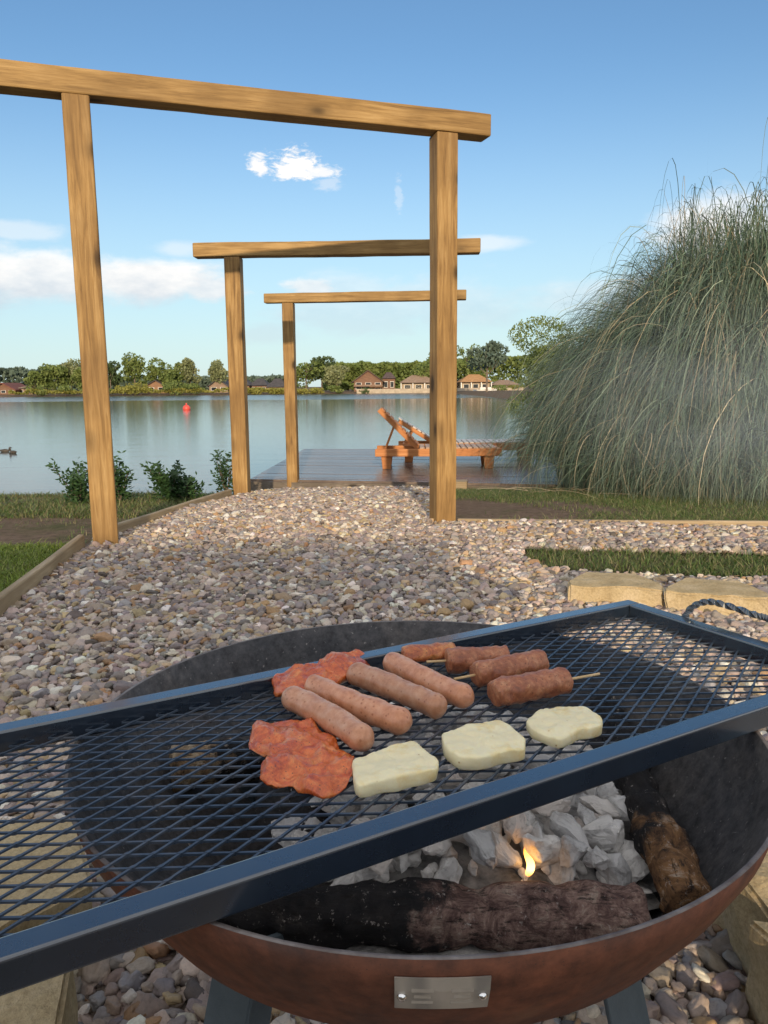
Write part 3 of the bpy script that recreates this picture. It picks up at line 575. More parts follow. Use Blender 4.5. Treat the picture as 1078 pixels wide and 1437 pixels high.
for lay, sp_ in enumerate((.042, .038)):
    for i in range(-8, 9):
        for j in range(-8, 9):
            x = .04+(i+.5*(j % 2))*sp_+random.uniform(-.012, .012); y = .06+j*sp_*.87+random.uniform(-.012, .012)+lay*.02
            if y < -.155 or math.hypot(x, y) > (.335, .27)[lay] or x > .268 or x < -.16 - .03*math.sin(y*40): continue
            spots.append((x, y, lay))
for x, y, lay in spots:
    sc = random.uniform(.8, 1.25) if lay == 0 else random.uniform(.55, 1.2); z = ZR-.165+mound(x, y)+.016+lay*.028+random.uniform(-.006, .008)
    o = bpy.data.objects.new('charcoal_lump', random.choice(LM)); COL.objects.link(o); o.location = (BX+x, BY+y, z); o.scale = (sc*random.uniform(.85, 1.25), sc, sc*random.uniform(.85, 1.1)); o.rotation_euler = (random.uniform(0, 6.28), random.uniform(-.6, .6), random.uniform(0, 6.28))
    tag(o, 'ash whitened charcoal lump in the pile in the fire bowl', 'charcoal', 'charcoal lumps in the fire bowl')
# crumbled ash filling the gaps
VV, FF, o_ = [], [], 0
protos = []
for i in range(8):
    me_ = lump(50+i, .03); me_.calc_loop_triangles(); protos.append((np.array([v.co[:] for v in me_.vertices]), np.array([t_.vertices[:] for t_ in me_.loop_triangles])))
for i in range(420):
    a_, rr_ = random.uniform(0, 6.28), .31*math.sqrt(random.random()); x, y = .03+rr_*math.cos(a_), .03+rr_*math.sin(a_)
    if x < -.17 or x > .27 or y < -.17 or math.hypot(x, y) > .32: continue
    v_, f_ = protos[i % 8]; M_ = np.array(Euler((random.uniform(0, 6), random.uniform(0, 6), random.uniform(0, 6))).to_matrix()); k_ = random.uniform(.22, .5)
    VV.append(v_@M_.T*k_+np.array([BX+x, BY+y, ZR-.165+mound(x, y)+.008])); FF.append(f_+o_); o_ += len(v_)
np_mesh('ash_crumbs', np.concatenate(VV), np.concatenate(FF), ASH, kind='stuff', label='crumbled pale ash between the charcoal lumps')
# small ash bits in front of and beside the logs
for i in range(34):
    px_, py_ = (random.uniform(420, 660), random.uniform(1322, 1342)) if i < 30 else random.choice([(970, 1230)])
    p = atz(px_, py_, ZR-.095)
    r_ = math.hypot(p.x-BX, p.y-BY)
    if r_ > .40: p = Vector((BX, BY, p.z)) + (p-Vector((BX, BY, p.z)))*(.385/r_)
    if i >= 30 and i > 30: continue
    o = bpy.data.objects.new('ash_flake', random.choice(LM)); COL.objects.link(o); sc = random.uniform(.12, .3) if i < 30 else .42; r_ = math.hypot(p.x-BX, p.y-BY)
    fl = ZR+float(np.interp(r_, [q[0] for q in prof], [q[1] for q in prof])); o.location = (p.x, p.y, fl+.006+.02*sc); o.scale = (sc*1.5, sc, sc*.6); o.rotation_euler = (0, random.uniform(-.3, .3), random.uniform(0, 3))
    if i < 30: tag(o, 'small pale ash crumb between the front log and the bowl rim', 'ash flake', 'ash crumbs along the bowl wall')
    else: tag(o, 'single white ash flake on the bowl wall right of the logs', 'ash flake')
# logs
def log(a, b, r0, r1, mat, label, seed, nz=.009, sq=1., kink=.0):
    a, b = Vector(a), Vector(b); d = b-a; L_ = d.length; bm = bmesh.new(); n_ = 60; pts = []; rad = []
    for i in range(n_+1):
        u = i/n_; pts.append(Vector((lerp(-L_/2, L_/2, u), kink*math.sin(u*3.1)+.006*noise.noise(Vector((u*4, seed, 0))), .006*noise.noise(Vector((u*3, seed, 5)))))); rad.append(lerp(r0, r1, u)*(1+.16*noise.noise(Vector((u*7, seed, 9))))*(.86 if i in (0, n_) else 1))
    rs = tube(bm, pts, rad, 44, True, sq, nz=nz, nf=26, seed=seed)
    o = build('firewood_log', bm, mat, None, (a+b)/2, None, True, label=label, cat='log', group='logs burning in the fire bowl'); o.rotation_euler = d.to_track_quat('X', 'Z').to_euler(); return o
log((-.235, .79, .364), (.282, .762, .367), .030, .036, LOG1, 'thick charred log across the front of the fire bowl', 1)
log((.362, 1.20, .425), (.330, .762, .382), .022, .029, LOG2, 'black log with brown unburnt end along the right of the embers', 2)
log((-.10, 1.13, .392), (-.315, 1.05, .402), .030, .037, LOG3, 'short pale ended log seen through the grate at left', 3, sq=.9)
log((-.12, 1.17, .40), (-.10, .88, .37), .026, .032, CHAR, 'blackened log standing between pale ended log and embers', 4)
# flame
fp = atz(740, 1228, .385); bm = bmesh.new(); hgt = .036; pts = []; rad = []
for i in range(13): u = i/12; pts.append(Vector((.004*math.sin(u*5), 0, hgt*u))); rad.append(.0065*math.sin(math.pi*min(1, (u+.12)/1.12))**.8*(1-u*.75)+.0002)
tube(bm, pts, rad, 10)
fl = NT('flame', 1); em = fl.n.new('ShaderNodeEmission'); em.inputs[1].default_value = 4.; sep = fl.n.new('ShaderNodeSeparateXYZ'); fl.link(fl.tc.outputs['Generated'], sep.inputs[0]); fl.link(fl.ramp(sep.outputs[2], [(0., (.8, .25, .05)), (.3, (1, .55, .16)), (.7, (1, .42, .06)), (1, (.8, .15, .01))]), em.inputs[0])
tr = fl.n.new('ShaderNodeBsdfTransparent'); mx = fl.n.new('ShaderNodeMixShader'); fl.link(fl.ramp(sep.outputs[2], [(0., .1), (.25, .75), (.75, .85), (1., .1)]), mx.inputs[0]); fl.link(tr.outputs[0], mx.inputs[1]); fl.link(em.outputs[0], mx.inputs[2]); fl.link(mx.outputs[0], fl.out.inputs[0])
build('flame', bm, fl.m, None, fp, smooth=True, label='small orange flame rising from the white embers', cat='flame')

# ------------------------------------------------------------------ cooking grate
GA = R(29.3); GL, GW, GT, GZ = 1.34, .449, .028, .54
gc, gs_ = math.cos(GA), math.sin(GA); BRc = Vector((.4698, 1.437, 0)); gcen = BRc - Vector((gc*GL/2 - gs_*GW/2, gs_*GL/2 + gc*GW/2, 0))
grate = empty('cooking_grate', (gcen.x, gcen.y, GZ-.03), GA, label='long black steel mesh cooking grate laid across the fire bowl', cat='grill grate')
for nm, c_, s_ in (('front', (0, -GW/2+GT/2, .015), (GL, GT, .030)), ('back', (0, GW/2-GT/2, .015), (GL, GT, .030)), ('l', (-GL/2+GT/2, 0, .015), (GT, GW-2*GT-.0004, .0298)), ('r', (GL/2-GT/2, 0, .015), (GT, GW-2*GT-.0004, .0298))):
    bm = bmesh.new(); box(bm, (0, 0, 0), s_, bev=.0028, seg=3); build('frame_bar', bm, STEEL, grate, c_)
bm = bmesh.new(); ix, iy = GL/2-GT-.0005, GW/2-GT-.0005
def clipseg(p, d):
    t0, t1 = -9, 9
    for k, lim in ((0, ix), (1, iy)):
        if abs(d[k]) < 1e-9: continue
        a_, b_ = (-lim-p[k])/d[k], (lim-p[k])/d[k]; a_, b_ = min(a_, b_), max(a_, b_); t0, t1 = max(t0, a_), min(t1, b_)
    return (t0, t1) if t1-t0 > .004 else None
SD, HA = .0208, R(28)
for s, z_ in ((-1, .009), (1, .0102)):
    d = (math.cos(HA*s), math.sin(HA*s)); nrm = (-d[1], d[0])
    for k in range(-60, 61):
        p = (nrm[0]*k*SD, nrm[1]*k*SD); t_ = clipseg(p, d)
        if t_: bar(bm, (p[0]+d[0]*t_[0], p[1]+d[1]*t_[0], z_), (p[0]+d[0]*t_[1], p[1]+d[1]*t_[1], z_), .0026, .0022)
# weld nodes where strands cross: small flat diamonds
w_ = SD/math.sin(2*HA); lx, ly = 2*w_*math.cos(HA), 2*w_*math.sin(HA)
for i in range(-80, 81):
    for j in range(-60, 61):
        if (i+j) % 2: continue
        x, y = i*lx/2, j*ly/2
        if abs(x) < ix-.006 and abs(y) < iy-.004:
            q = [bm.verts.new((x+a_, y+b_, .0116)) for a_, b_ in ((-.0045, 0), (0, -.0022), (.0045, 0), (0, .0022))]; q2 = [bm.verts.new((v.co.x, v.co.y, .0073)) for v in q]
            bm.faces.new(q); bm.faces.new(q2[::-1])
            for k in range(4): bm.faces.new((q[k], q2[k], q2[(k+1) % 4], q[(k+1) % 4]))
build('mesh_panel', bm, MESHM, grate)
# twisted handle on the right end (and its twin on the left end)
h0 = atz(979, 861, GZ); l0 = grate.matrix_basis.inverted() @ h0; yh = l0.y
for s in (1, -1):
    bm = bmesh.new(); ctrl = [(GL/2-.004, yh, .020), (GL/2+.012, yh-.004, .045), (GL/2+.03, yh-.022, .058), (GL/2+.045, yh-.05, .056), (GL/2+.05, yh-.10, .052), (GL/2+.05, -yh*.3, .052), (GL/2+.045, -yh+.05, .052), (GL/2+.03, -yh+.022, .052), (GL/2+.012, -yh+.004, .04), (GL/2-.004, -yh, .02)]
    pts = []
    for i in range(len(ctrl)-1):
        p = [Vector(ctrl[max(0, min(len(ctrl)-1, i+k))]) for k in (-1, 0, 1, 2)]
        for j in range(10):
            u = j/10; pts.append(.5*((2*p[1])+(-p[0]+p[2])*u+(2*p[0]-5*p[1]+4*p[2]-p[3])*u*u+(-p[0]+3*p[1]-3*p[2]+p[3])*u**3))
    pts = [Vector((q.x*s, q.y, q.z)) for q in pts]; tube(bm, pts, .0062, 4, True, twist=.35); build('handle', bm, STEEL, grate)
GTOP = GZ-.03+.0116

# ------------------------------------------------------------------ food
def capsule(a, b, r, mat, name, label, cat, group, seed, nz=.0020, bend=0., flat=1., parent=None, endk=1., taperf=0.):
    a, b = Vector(a), Vector(b); d = b-a; L_ = d.length; bm = bmesh.new(); pts = []; rad = []; M_ = 12; N_ = 26
    for i in range(M_): u = i/M_*math.pi/2; pts.append(-L_/2-r*math.cos(u)*endk); rad.append(r*max(.03, math.sin(u)**(1 if endk > .6 else .45)))
    for i in range(N_+1): pts.append(-L_/2+L_*i/N_); rad.append(r)
    for i in range(M_-1, -1, -1): u = i/M_*math.pi/2; pts.append(L_/2+r*math.cos(u)*endk); rad.append(r*max(.03, math.sin(u)**(1 if endk > .6 else .45)))
    P_ = [Vector((x, bend*(1-(2*x/L_)**2), 0)) for x in pts]; rad = [q*(1+.05*1.2*noise.noise(Vector((x*34, seed*3.7, 0)))+taperf*x/L_) for q, x in zip(rad, pts)]
    tube(bm, P_, rad, 32, True, 1, nz=nz, nf=48 if nz < .0025 else 75, seed=seed)
    for v in bm.verts: v.co.z *= flat
    o = build(name, bm, mat, parent, (a+b)/2, None, True)
    o.rotation_euler = d.to_track_quat('X', 'Z').to_euler()
    if label: tag(o, label, cat, group)
    return o
zs = GTOP+.0162
S = [((412, 981), (506, 1034), 'sausage lying nearest the front marinated meat', .004), ((444, 964), (560, 1011), 'second sausage from the front of the row', -.004), ((502, 947), (610, 990), 'third sausage from the front, between two others', .003), ((552, 931), (649, 977), 'farthest sausage of the row, beside the kofta', -.003)]
for i, (p, q, lb, bd) in enumerate(S): capsule(atz(*p, zs+.002), atz(*q, zs+.002), .0168, SAUS, 'sausage', 'pale pink brown '+lb, 'sausage', 'sausages on the grate', i+1, bend=bd)
KZ = GTOP+.0185
K = [((570, 918), (634, 914), 'kofta skewer at the far left of its row, flatter and orange', .018, 0, 0), ((632, 927), (708, 923), 'second kofta skewer, behind the third', .0195, .03, 0), ((672, 946), (757, 929), 'third kofta skewer, between the second and the nearest', .0195, .035, 0), ((697, 972), (790, 955), 'nearest kofta skewer with its bare stick end pointing right', .0195, 0, .05)]
for i, (p, q, lb, r_, e0, e1) in enumerate(K):
    a_, b_ = atz(*p, KZ+.003), atz(*q, KZ+.003); root = empty('kofta_skewer', (a_+b_)/2, 0, label='browned '+lb, cat='kofta skewer', group='kofta skewers on the grate')
    c_ = (a_+b_)/2; capsule(a_-c_, b_-c_, r_, STEAK2 if i == 0 else KOFTA, 'meat', None, None, None, 30+i, nz=.0028, flat=.72 if i == 0 else .95, parent=root, endk=.35)
    d = (b_-a_).normalized(); bm = bmesh.new(); tube(bm, [a_-c_-d*(.006+e0), b_-c_+d*(.012+e1)], .0019, 8); build('stick', bm, SKEW, root)
def patty(name, pix, z0, th, mat, label, cat, group, seed, edge=.35, nz=.002, nf=60, big=0., zr=.5):
    w = [atz(x, y, z0+th*zr) for x, y in pix]; c_ = sum(w, Vector())/len(w); c_.z = z0; NA, NRg = 96, 22; pol = [(p.x-c_.x, p.y-c_.y) for p in w]; rr = []
    for k in range(NA):
        th_ = 2*math.pi*k/NA; dx, dy = math.cos(th_), math.sin(th_); best = .01
        for i in range(len(pol)):
            (x1, y1), (x2, y2) = pol[i], pol[(i+1) % len(pol)]; ex, ey = x2-x1, y2-y1; den = dx*ey-dy*ex
            if abs(den) < 1e-12: continue
            t_ = (x1*ey-y1*ex)/den; u_ = (x1*dy-y1*dx)/den
            if t_ > 0 and -1e-6 <= u_ <= 1+1e-6: best = max(best, t_)
        rr.append(best)
    rr = [sum(rr[(k+j) % NA]*wt for j, wt in ((-2, .1), (-1, .2), (0, .4), (1, .2), (2, .1))) for k in range(NA)]
    bm = bmesh.new(); prev = None; topc = None; rings_ = []
    for side in (1, 0):
        seq = range(NRg+1) if side else range(NRg, -1, -1)
        for j in seq:
            s = j/NRg; s_ = 1-(1-s)**1.6
            if side == 0 and j == NRg: continue
            hgt = (1-s_**(2/edge))**(edge*.5+.12) if s_ < 1 else 0
            z = th*(.42+.58*hgt) if side else th*(.42-.42*hgt)
            if j == 0: rings_.append([bm.verts.new((0, 0, z))]); continue
            rings_.append([bm.verts.new((rr[k]*s_*math.cos(2*math.pi*k/NA), rr[k]*s_*math.sin(2*math.pi*k/NA), z)) for k in range(NA)])
    for i in range(len(rings_)-1):
        a_, b_ = rings_[i], rings_[i+1]
        for k in range(NA):
            k2 = (k+1) % NA
            if len(a_) == 1: bm.faces.new((a_[0], b_[k], b_[k2]))
            elif len(b_) == 1: bm.faces.new((a_[k], b_[0], a_[k2]))
            else: bm.faces.new((a_[k], b_[k], b_[k2], a_[k2]))
    for v in bm.verts:
        p = v.co+Vector((seed*3.3, 0, 0)); f_ = noise.noise(p*30)*big+noise.fractal(p*nf, .8, 2.1, 5)*nz
        v.co += Vector((0, 0, f_ if v.co.z > th*.3 else 0)) + noise.noise_vector(p*nf*.8)*nz*.8
        v.co.z = max(v.co.z, -.0005)
    return build(name, bm, mat, None, c_, smooth=True, label=label, cat=cat, group=group)
zf = GTOP
patty('marinated_meat', [(350, 1034), (358, 1017), (382, 1009), (412, 1009), (445, 1018), (470, 1034), (496, 1060), (500, 1082), (478, 1105), (440, 1116), (412, 1098), (392, 1104), (366, 1096), (364, 1080), (382, 1066), (374, 1054), (352, 1048)], zf, .016, STEAK, 'knobbly orange red marinated meat in front of the sausages', 'meat', 'marinated meat on the grate', 1, .7, .0058, 62, .012)
patty('marinated_meat', [(381, 948), (398, 936), (425, 930), (455, 922), (485, 913), (519, 911), (520, 922), (500, 938), (478, 948), (440, 962), (405, 969), (384, 962)], zf, .026, STEAK, 'orange red marinated meat behind the sausages', 'meat', 'marinated meat on the grate', 2, .7, .0048, 62, .010, zr=.8)
patty('cheese_slice', [(493, 1074), (530, 1062), (560, 1052), (580, 1045), (597, 1059), (615, 1072), (614, 1088), (575, 1097), (540, 1104), (501, 1114), (496, 1096)], zf, .0175, CHEESE, 'pale halloumi slice touching the front marinated meat', 'cheese slice', 'cheese slices on the grate', 3, .10, .0018, 70, .003)
patty('cheese_slice', [(619, 1038), (650, 1028), (700, 1017), (718, 1028), (737, 1044), (738, 1058), (700, 1064), (672, 1074), (640, 1070), (624, 1058)], zf, .0175, CHEESE, 'pale halloumi slice in the middle of the three', 'cheese slice', 'cheese slices on the grate', 4, .10, .0018, 70, .003)
patty('cheese_slice', [(738, 1018), (755, 1004), (785, 997), (822, 998), (845, 1013), (845, 1026), (812, 1032), (785, 1045), (765, 1038), (745, 1030)], zf, .016, CHEESE, 'pale halloumi slice nearest the front right bar', 'cheese slice', 'cheese slices on the grate', 5, .14, .0018, 70, .003)

# ------------------------------------------------------------------ bank shrubs
def shrub(p, h, w, n, label, seed, bare=False):
    r = np.random.default_rng(seed); root = empty('shrub', p, label=label, cat='shrub', group='young shrubs on the lake bank'); bm = bmesh.new(); V = []; ns = 9
    for i in range(ns):
        th = r.uniform(0, 6.28); ln = h*r.uniform(.55, 1.05) if i else h; lean = w*.5*r.uniform(.2, 1); pts = [Vector((lean*math.cos(th)*u**1.2+.01*noise.noise(Vector((u*5, i, seed))), lean*math.sin(th)*u**1.2, ln*u)) for u in np.linspace(0, 1, 7)]
        tube(bm, pts, [.006*(1-.7*u) for u in np.linspace(0, 1, 7)], 5)
        for k in range(n//ns):
            u = r.uniform(.15 if not bare else .0, 1)**.8; q = pts[min(6, int(u*6.99))]+Vector(r.normal(0, .035*(1.3-u)+.01, 3)); d = Vector((math.cos(r.uniform(0, 6.28)), math.sin(r.uniform(0, 6.28)), r.uniform(-.2, .9))).normalized(); L_ = r.uniform(.03, .055); s_ = d.orthogonal().normalized()*L_*.22
            V.append([q, q+d*L_*.5+s_, q+d*L_, q+d*L_*.5-s_])
    build('stems', bm, BARK, root); V = np.array([[tuple(a) for a in b] for b in V]); np_mesh('leaves', V.reshape(-1, 3), np.arange(len(V)*4).reshape(-1, 4), PLANTL, root)
for (px, top, Yd, w, n, lb, sd) in ((112, 655, 6.1, .4, 800, 'dark leafy shrub left of the nearest left post', 1), (168, 648, 6.2, .34, 750, 'dark leafy shrub showing just right of the nearest left post', 2), (240, 657, 6.35, .36, 1300, 'bushiest dark green shrub, between the two left posts', 3), (318, 640, 7.1, .28, 450, 'thin bare topped shrub beside the second left post', 4), (262, 676, 6.35, .34, 600, 'low green shrub leaning on the edging board', 5)):
    g = aty(px, 700, Yd); zb_ = float(zg(g.x, Yd)); tz = aty(px, top, Yd).z; shrub((g.x, Yd, zb_), tz-zb_, w, n, lb, sd)

# ------------------------------------------------------------------ buoy and water birds
p = atz(262, 575, -.5); bm = bmesh.new(); bmesh.ops.create_uvsphere(bm, u_segments=24, v_segments=14, radius=.25); tube(bm, [(0, 0, .2), (0, 0, .36)], .05, 10)
build('buoy', bm, simple('buoy_red', (.62, .06, .05), (.72, .10, .07), 3, .4), None, (p.x, p.y, -.42), smooth=True, label='round red buoy floating far out on the lake', cat='buoy')
DUCK = simple('duck_feathers', (.03, .028, .025), (.09, .075, .06), 12, .7)
for i, (px, py) in enumerate(((7, 634), (19, 636))):
    p = atz(px, py, -.5); bm = bmesh.new(); pts = [(-.19, 0, .10), (-.15, 0, .07), (-.07, 0, .055), (.03, 0, .05), (.11, 0, .05), (.15, 0, .07), (.165, 0, .12), (.175, 0, .17), (.20, 0, .185), (.235, 0, .175), (.27, 0, .168)]
    tube(bm, pts, [.012, .04, .07, .08, .065, .04, .027, .03, .034, .016, .008], 12); bmesh.ops.scale(bm, vec=(.6, .6, .55), verts=bm.verts); build('duck', bm, DUCK, None, (p.x, p.y, -.505), (0, 0, (.3, 2.6)[i]), smooth=True, label=('dark duck on the lake, the one cut by the left edge', 'dark duck on the lake, the one nearer the bank posts')[i], cat='duck', group='ducks on the lake')

# ------------------------------------------------------------------ far shore
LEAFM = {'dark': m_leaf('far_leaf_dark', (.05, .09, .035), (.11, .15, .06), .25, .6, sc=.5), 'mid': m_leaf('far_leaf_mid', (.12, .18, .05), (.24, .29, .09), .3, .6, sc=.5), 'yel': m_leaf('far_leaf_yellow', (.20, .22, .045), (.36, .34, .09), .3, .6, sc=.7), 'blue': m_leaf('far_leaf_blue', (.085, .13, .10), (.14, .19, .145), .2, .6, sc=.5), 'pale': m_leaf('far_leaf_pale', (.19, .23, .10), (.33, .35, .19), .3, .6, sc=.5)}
def crown(r, W, D, H, z0, n, ls, nb=9):
    V = []; bl = [(r.uniform(-.5, .5)*W*.62, r.uniform(-.5, .5)*D*.62, z0+H*r.uniform(.12, .86), r.uniform(.16, .34)) for _ in range(nb)]; bl.append((0, 0, z0+H*.5, .34))
    bl = [(x*(1.15-.8*abs((z-z0)/H-.42)), y, z, q) for x, y, z, q in bl]
    sel = r.integers(0, len(bl), n); d = r.normal(0, 1, (n, 3)); d /= np.linalg.norm(d, axis=1)[:, None]; rad = r.uniform(.35, 1, n)**.5; B_ = np.array(bl)[sel]
    C = B_[:, :3] + d*rad[:, None]*B_[:, 3:4]*np.array([W, D, H*.78])[None]; C[:, 2] = np.maximum(C[:, 2], z0*.6)
    u = r.normal(0, 1, (n, 3)); u /= np.linalg.norm(u, axis=1)[:, None]; v = np.cross(u, r.normal(0, 1, (n, 3))); v /= np.linalg.norm(v, axis=1)[:, None]; s = ls*r.uniform(.5, 1.3, (n, 1))
    return np.stack([C-u*s, C-v*s*.6, C+u*s, C+v*s*.6], 1).reshape(-1, 3)
def tree(px, top, wpx, Y, kind, name, label, z0f=.22, n=1700, seed=0, ls=.3, cat='tree', group='trees on the far shore'):
    r = np.random.default_rng(seed+100); g = aty(px, 550, Y); zb_ = float(zg(g.x, Y)); H = aty(px, top, Y).z-zb_; W = wpx*1.22/F*Y
    root = empty(name, (g.x, Y, zb_), label=label, cat=cat, group=group); z0 = H*z0f
    V = crown(r, W, W*.9, H-z0, z0, n, ls); np_mesh('crown', V, np.arange(len(V)).reshape(-1, 4), LEAFM[kind], root)
    bm = bmesh.new(); tr_ = max(.05, H*.022); tube(bm, [(0, 0, -.2), (0, 0, H*.3), (.1, 0, H*.6), (.1, .1, H*.85)], [tr_, tr_*.8, tr_*.5, tr_*.15], 7)
    for k in range(5):
        a_ = r.uniform(0, 6.28); h_ = H*r.uniform(.3, .6); tube(bm, [(0, 0, h_), (W*.18*math.cos(a_), W*.18*math.sin(a_), h_+H*.12), (W*.3*math.cos(a_), W*.3*math.sin(a_), h_+H*.25)], [tr_*.5, tr_*.3, tr_*.1], 5)
    build('trunk', bm, BARK, root)
T = [(50, 521, 34, 'mid', 'bushy tree at the left end of the far shore trees'), (75, 510, 38, 'mid', 'broad green tree left of the nearest left post, far shore'), (101, 505, 32, 'pale', 'pale crowned tree seen just left of the nearest left post'),
     (124, 516, 30, 'mid', 'far shore tree mostly behind the nearest left post'), (156, 506, 26, 'dark', 'dark slim tree just right of the nearest left post'), (190, 493, 36, 'mid', 'tallest pale green tree between the two left posts'), (228, 506, 32, 'mid', 'rounded tree left of the lodge with the pink gable'),
     (247, 505, 28, 'mid', 'rounded tree above the red buoy'), (268, 503, 30, 'pale', 'pale airy tree just right of the buoy'), (304, 506, 27, 'pale', 'small lone tree left of the second left post'), (430, 500, 44, 'mid', 'large green tree right of the third left post'),
     (452, 498, 36, 'dark', 'darker green tree beside the large green one'), (473, 514, 30, 'pale', 'low pale tree left of the brown two storey lodge'), (604, 495, 40, 'mid', 'green tree showing left of the near right post'), (655, 484, 52, 'mid', 'broad green tree right of the near right post')]
for i, (px, top, w, k, lb) in enumerate(T): tree(px, top, w, 158+(i % 3)*2, k, 'tree', lb, seed=i, n=1900, z0f=.12 if k == 'mid' else .25)
tree(683, 474, 46, 118, 'blue', 'tree', 'dark blue green tree standing out left of the pampas grass', .42, 1500, 40, .3)
# low shore bushes
for i, (px, top, w, k, lb) in enumerate(((55, 540, 22, 'mid', 'green bush at the water below the broad tree'), (92, 541, 26, 'mid', 'green bush at the water left of the nearest post'), (150, 540, 20, 'mid', 'green bush just right of the nearest left post'), (172, 541, 24, 'yel', 'yellow bush left of the tallest tree'), (198, 533, 34, 'yel', 'yellow green bush below the tallest tree'), (243, 534, 28, 'mid', 'green bush right of the small orange lodge'), (272, 537, 28, 'mid', 'green bush below the pale airy tree'), (420, 545, 30, 'yel', 'low yellow bush right of the third left post'), (448, 545, 20, 'yel', 'low yellow bush under the darker green tree'), (470, 541, 20, 'mid', 'green shore bush left of the brown lodge'), (513, 545, 18, 'dark', 'dark bush before the brown lodge'), (700, 541, 22, 'mid', 'bush at the water right of the orange roofed lodge'), (722, 540, 20, 'yel', 'pale bush at the water by the pampas grass'), (356, 544, 24, 'yel', 'yellow bush left of the third left post'), (391, 545, 24, 'yel', 'yellow bush beside the third left post'))):
    tree(px, top, w, 151.5, k, 'bush', lb, .02, 700, 60+i, .22, 'bush', 'bushes along the far waterline')
def woodland(name, x0, x1, Y, topf, kind, n, label, ls=.45, dep=8):
    px = rng.uniform(x0, x1, n); Yd = Y+rng.uniform(0, dep, n); xx = (px-539)/F*Yd; t_ = np.array([topf(p) for p in px]); nz_ = np.array([noise.fractal(Vector((p*.045, Y*.1, 1)), 1, 2, 4) for p in px])
    top = CAMH+(544-t_+nz_*5)/F*Yd; z = top*(1-rng.uniform(0, 1, n)**1.8*.95); C = np.stack([xx, Yd, z], -1)
    u = rng.normal(0, 1, (n, 3)); u /= np.linalg.norm(u, axis=1)[:, None]; v = np.cross(u, rng.normal(0, 1, (n, 3))); v /= np.linalg.norm(v, axis=1)[:, None]; s = ls*rng.uniform(.5, 1.3, (n, 1)); V = np.stack([C-u*s, C-v*s*.6, C+u*s, C+v*s*.6], 1).reshape(-1, 3)
    np_mesh(name, V, np.arange(n*4).reshape(-1, 4), LEAFM[kind], kind='stuff', label=label)
woodland('woodland', -420, 170, 210, lambda p: 517, 'blue', 12000, 'bluish distant treeline at the far left', .7)
woodland('woodland', 120, 420, 190, lambda p: 531, 'blue', 9000, 'low distant treeline behind the lodges', .6)
woodland('woodland', 455, 640, 175, lambda p: 514-abs(p-560)*.01, 'mid', 16000, 'even green woodland behind the brown lodge', .5)
woodland('woodland', 600, 1500, 176, lambda p: 508 if p < 750 else 500, 'mid', 24000, 'woodland behind the right hand lodges', .55)
woodland('reeds', 20, 420, 150.3, lambda p: 546.5, 'yel', 5000, 'pale reeds fringing the far waterline', .22, 1)
# willow behind the pampas on the right bank
tree(790, 450, 150, 46, 'mid', 'willow_tree', 'loose grey green tree rising behind the pampas grass', 0.05, 22000, 77, .075, 'tree', None)

WALL = {'orange': simple('cedar_wall', (.22, .12, .07), (.32, .18, .10), 1, .7), 'brown': simple('brown_log_wall', (.13, .07, .045), (.24, .13, .08), 1, .7, .6, 1, scale=(1, 1, 9), dist=.1), 'pink': simple('tan_wall', (.22, .15, .11), (.31, .22, .16), 1, .7), 'tan': simple('buff_wall', (.36, .28, .19), (.46, .37, .26), 1, .7)}
ROOF = {'dark': simple('slate_roof', (.045, .042, .045), (.09, .082, .085), 2, .8, .5, 4), 'brown': simple('brown_tile_roof', (.07, .045, .04), (.13, .09, .08), 2, .8, .5, 4), 'tan': simple('tan_shingle_roof', (.24, .16, .11), (.34, .24, .17), 2, .8, .5, 4), 'orange': simple('orange_tile_roof', (.36, .19, .08), (.48, .27, .12), 2, .8, .5, 4), 'red': simple('red_roof', (.13, .045, .035), (.2, .07, .05), 2, .8, .5, 4)}
GLASSD = NT('dark_window_glass', .08, 0, .6).base((.03, .035, .04)).m; WHITE = simple('white_paint', (.66, .64, .6), (.78, .76, .72), 3, .6); STONE = simple('terrace_stone', (.36, .30, .23), (.5, .43, .34), 2, .9, .4, 6)
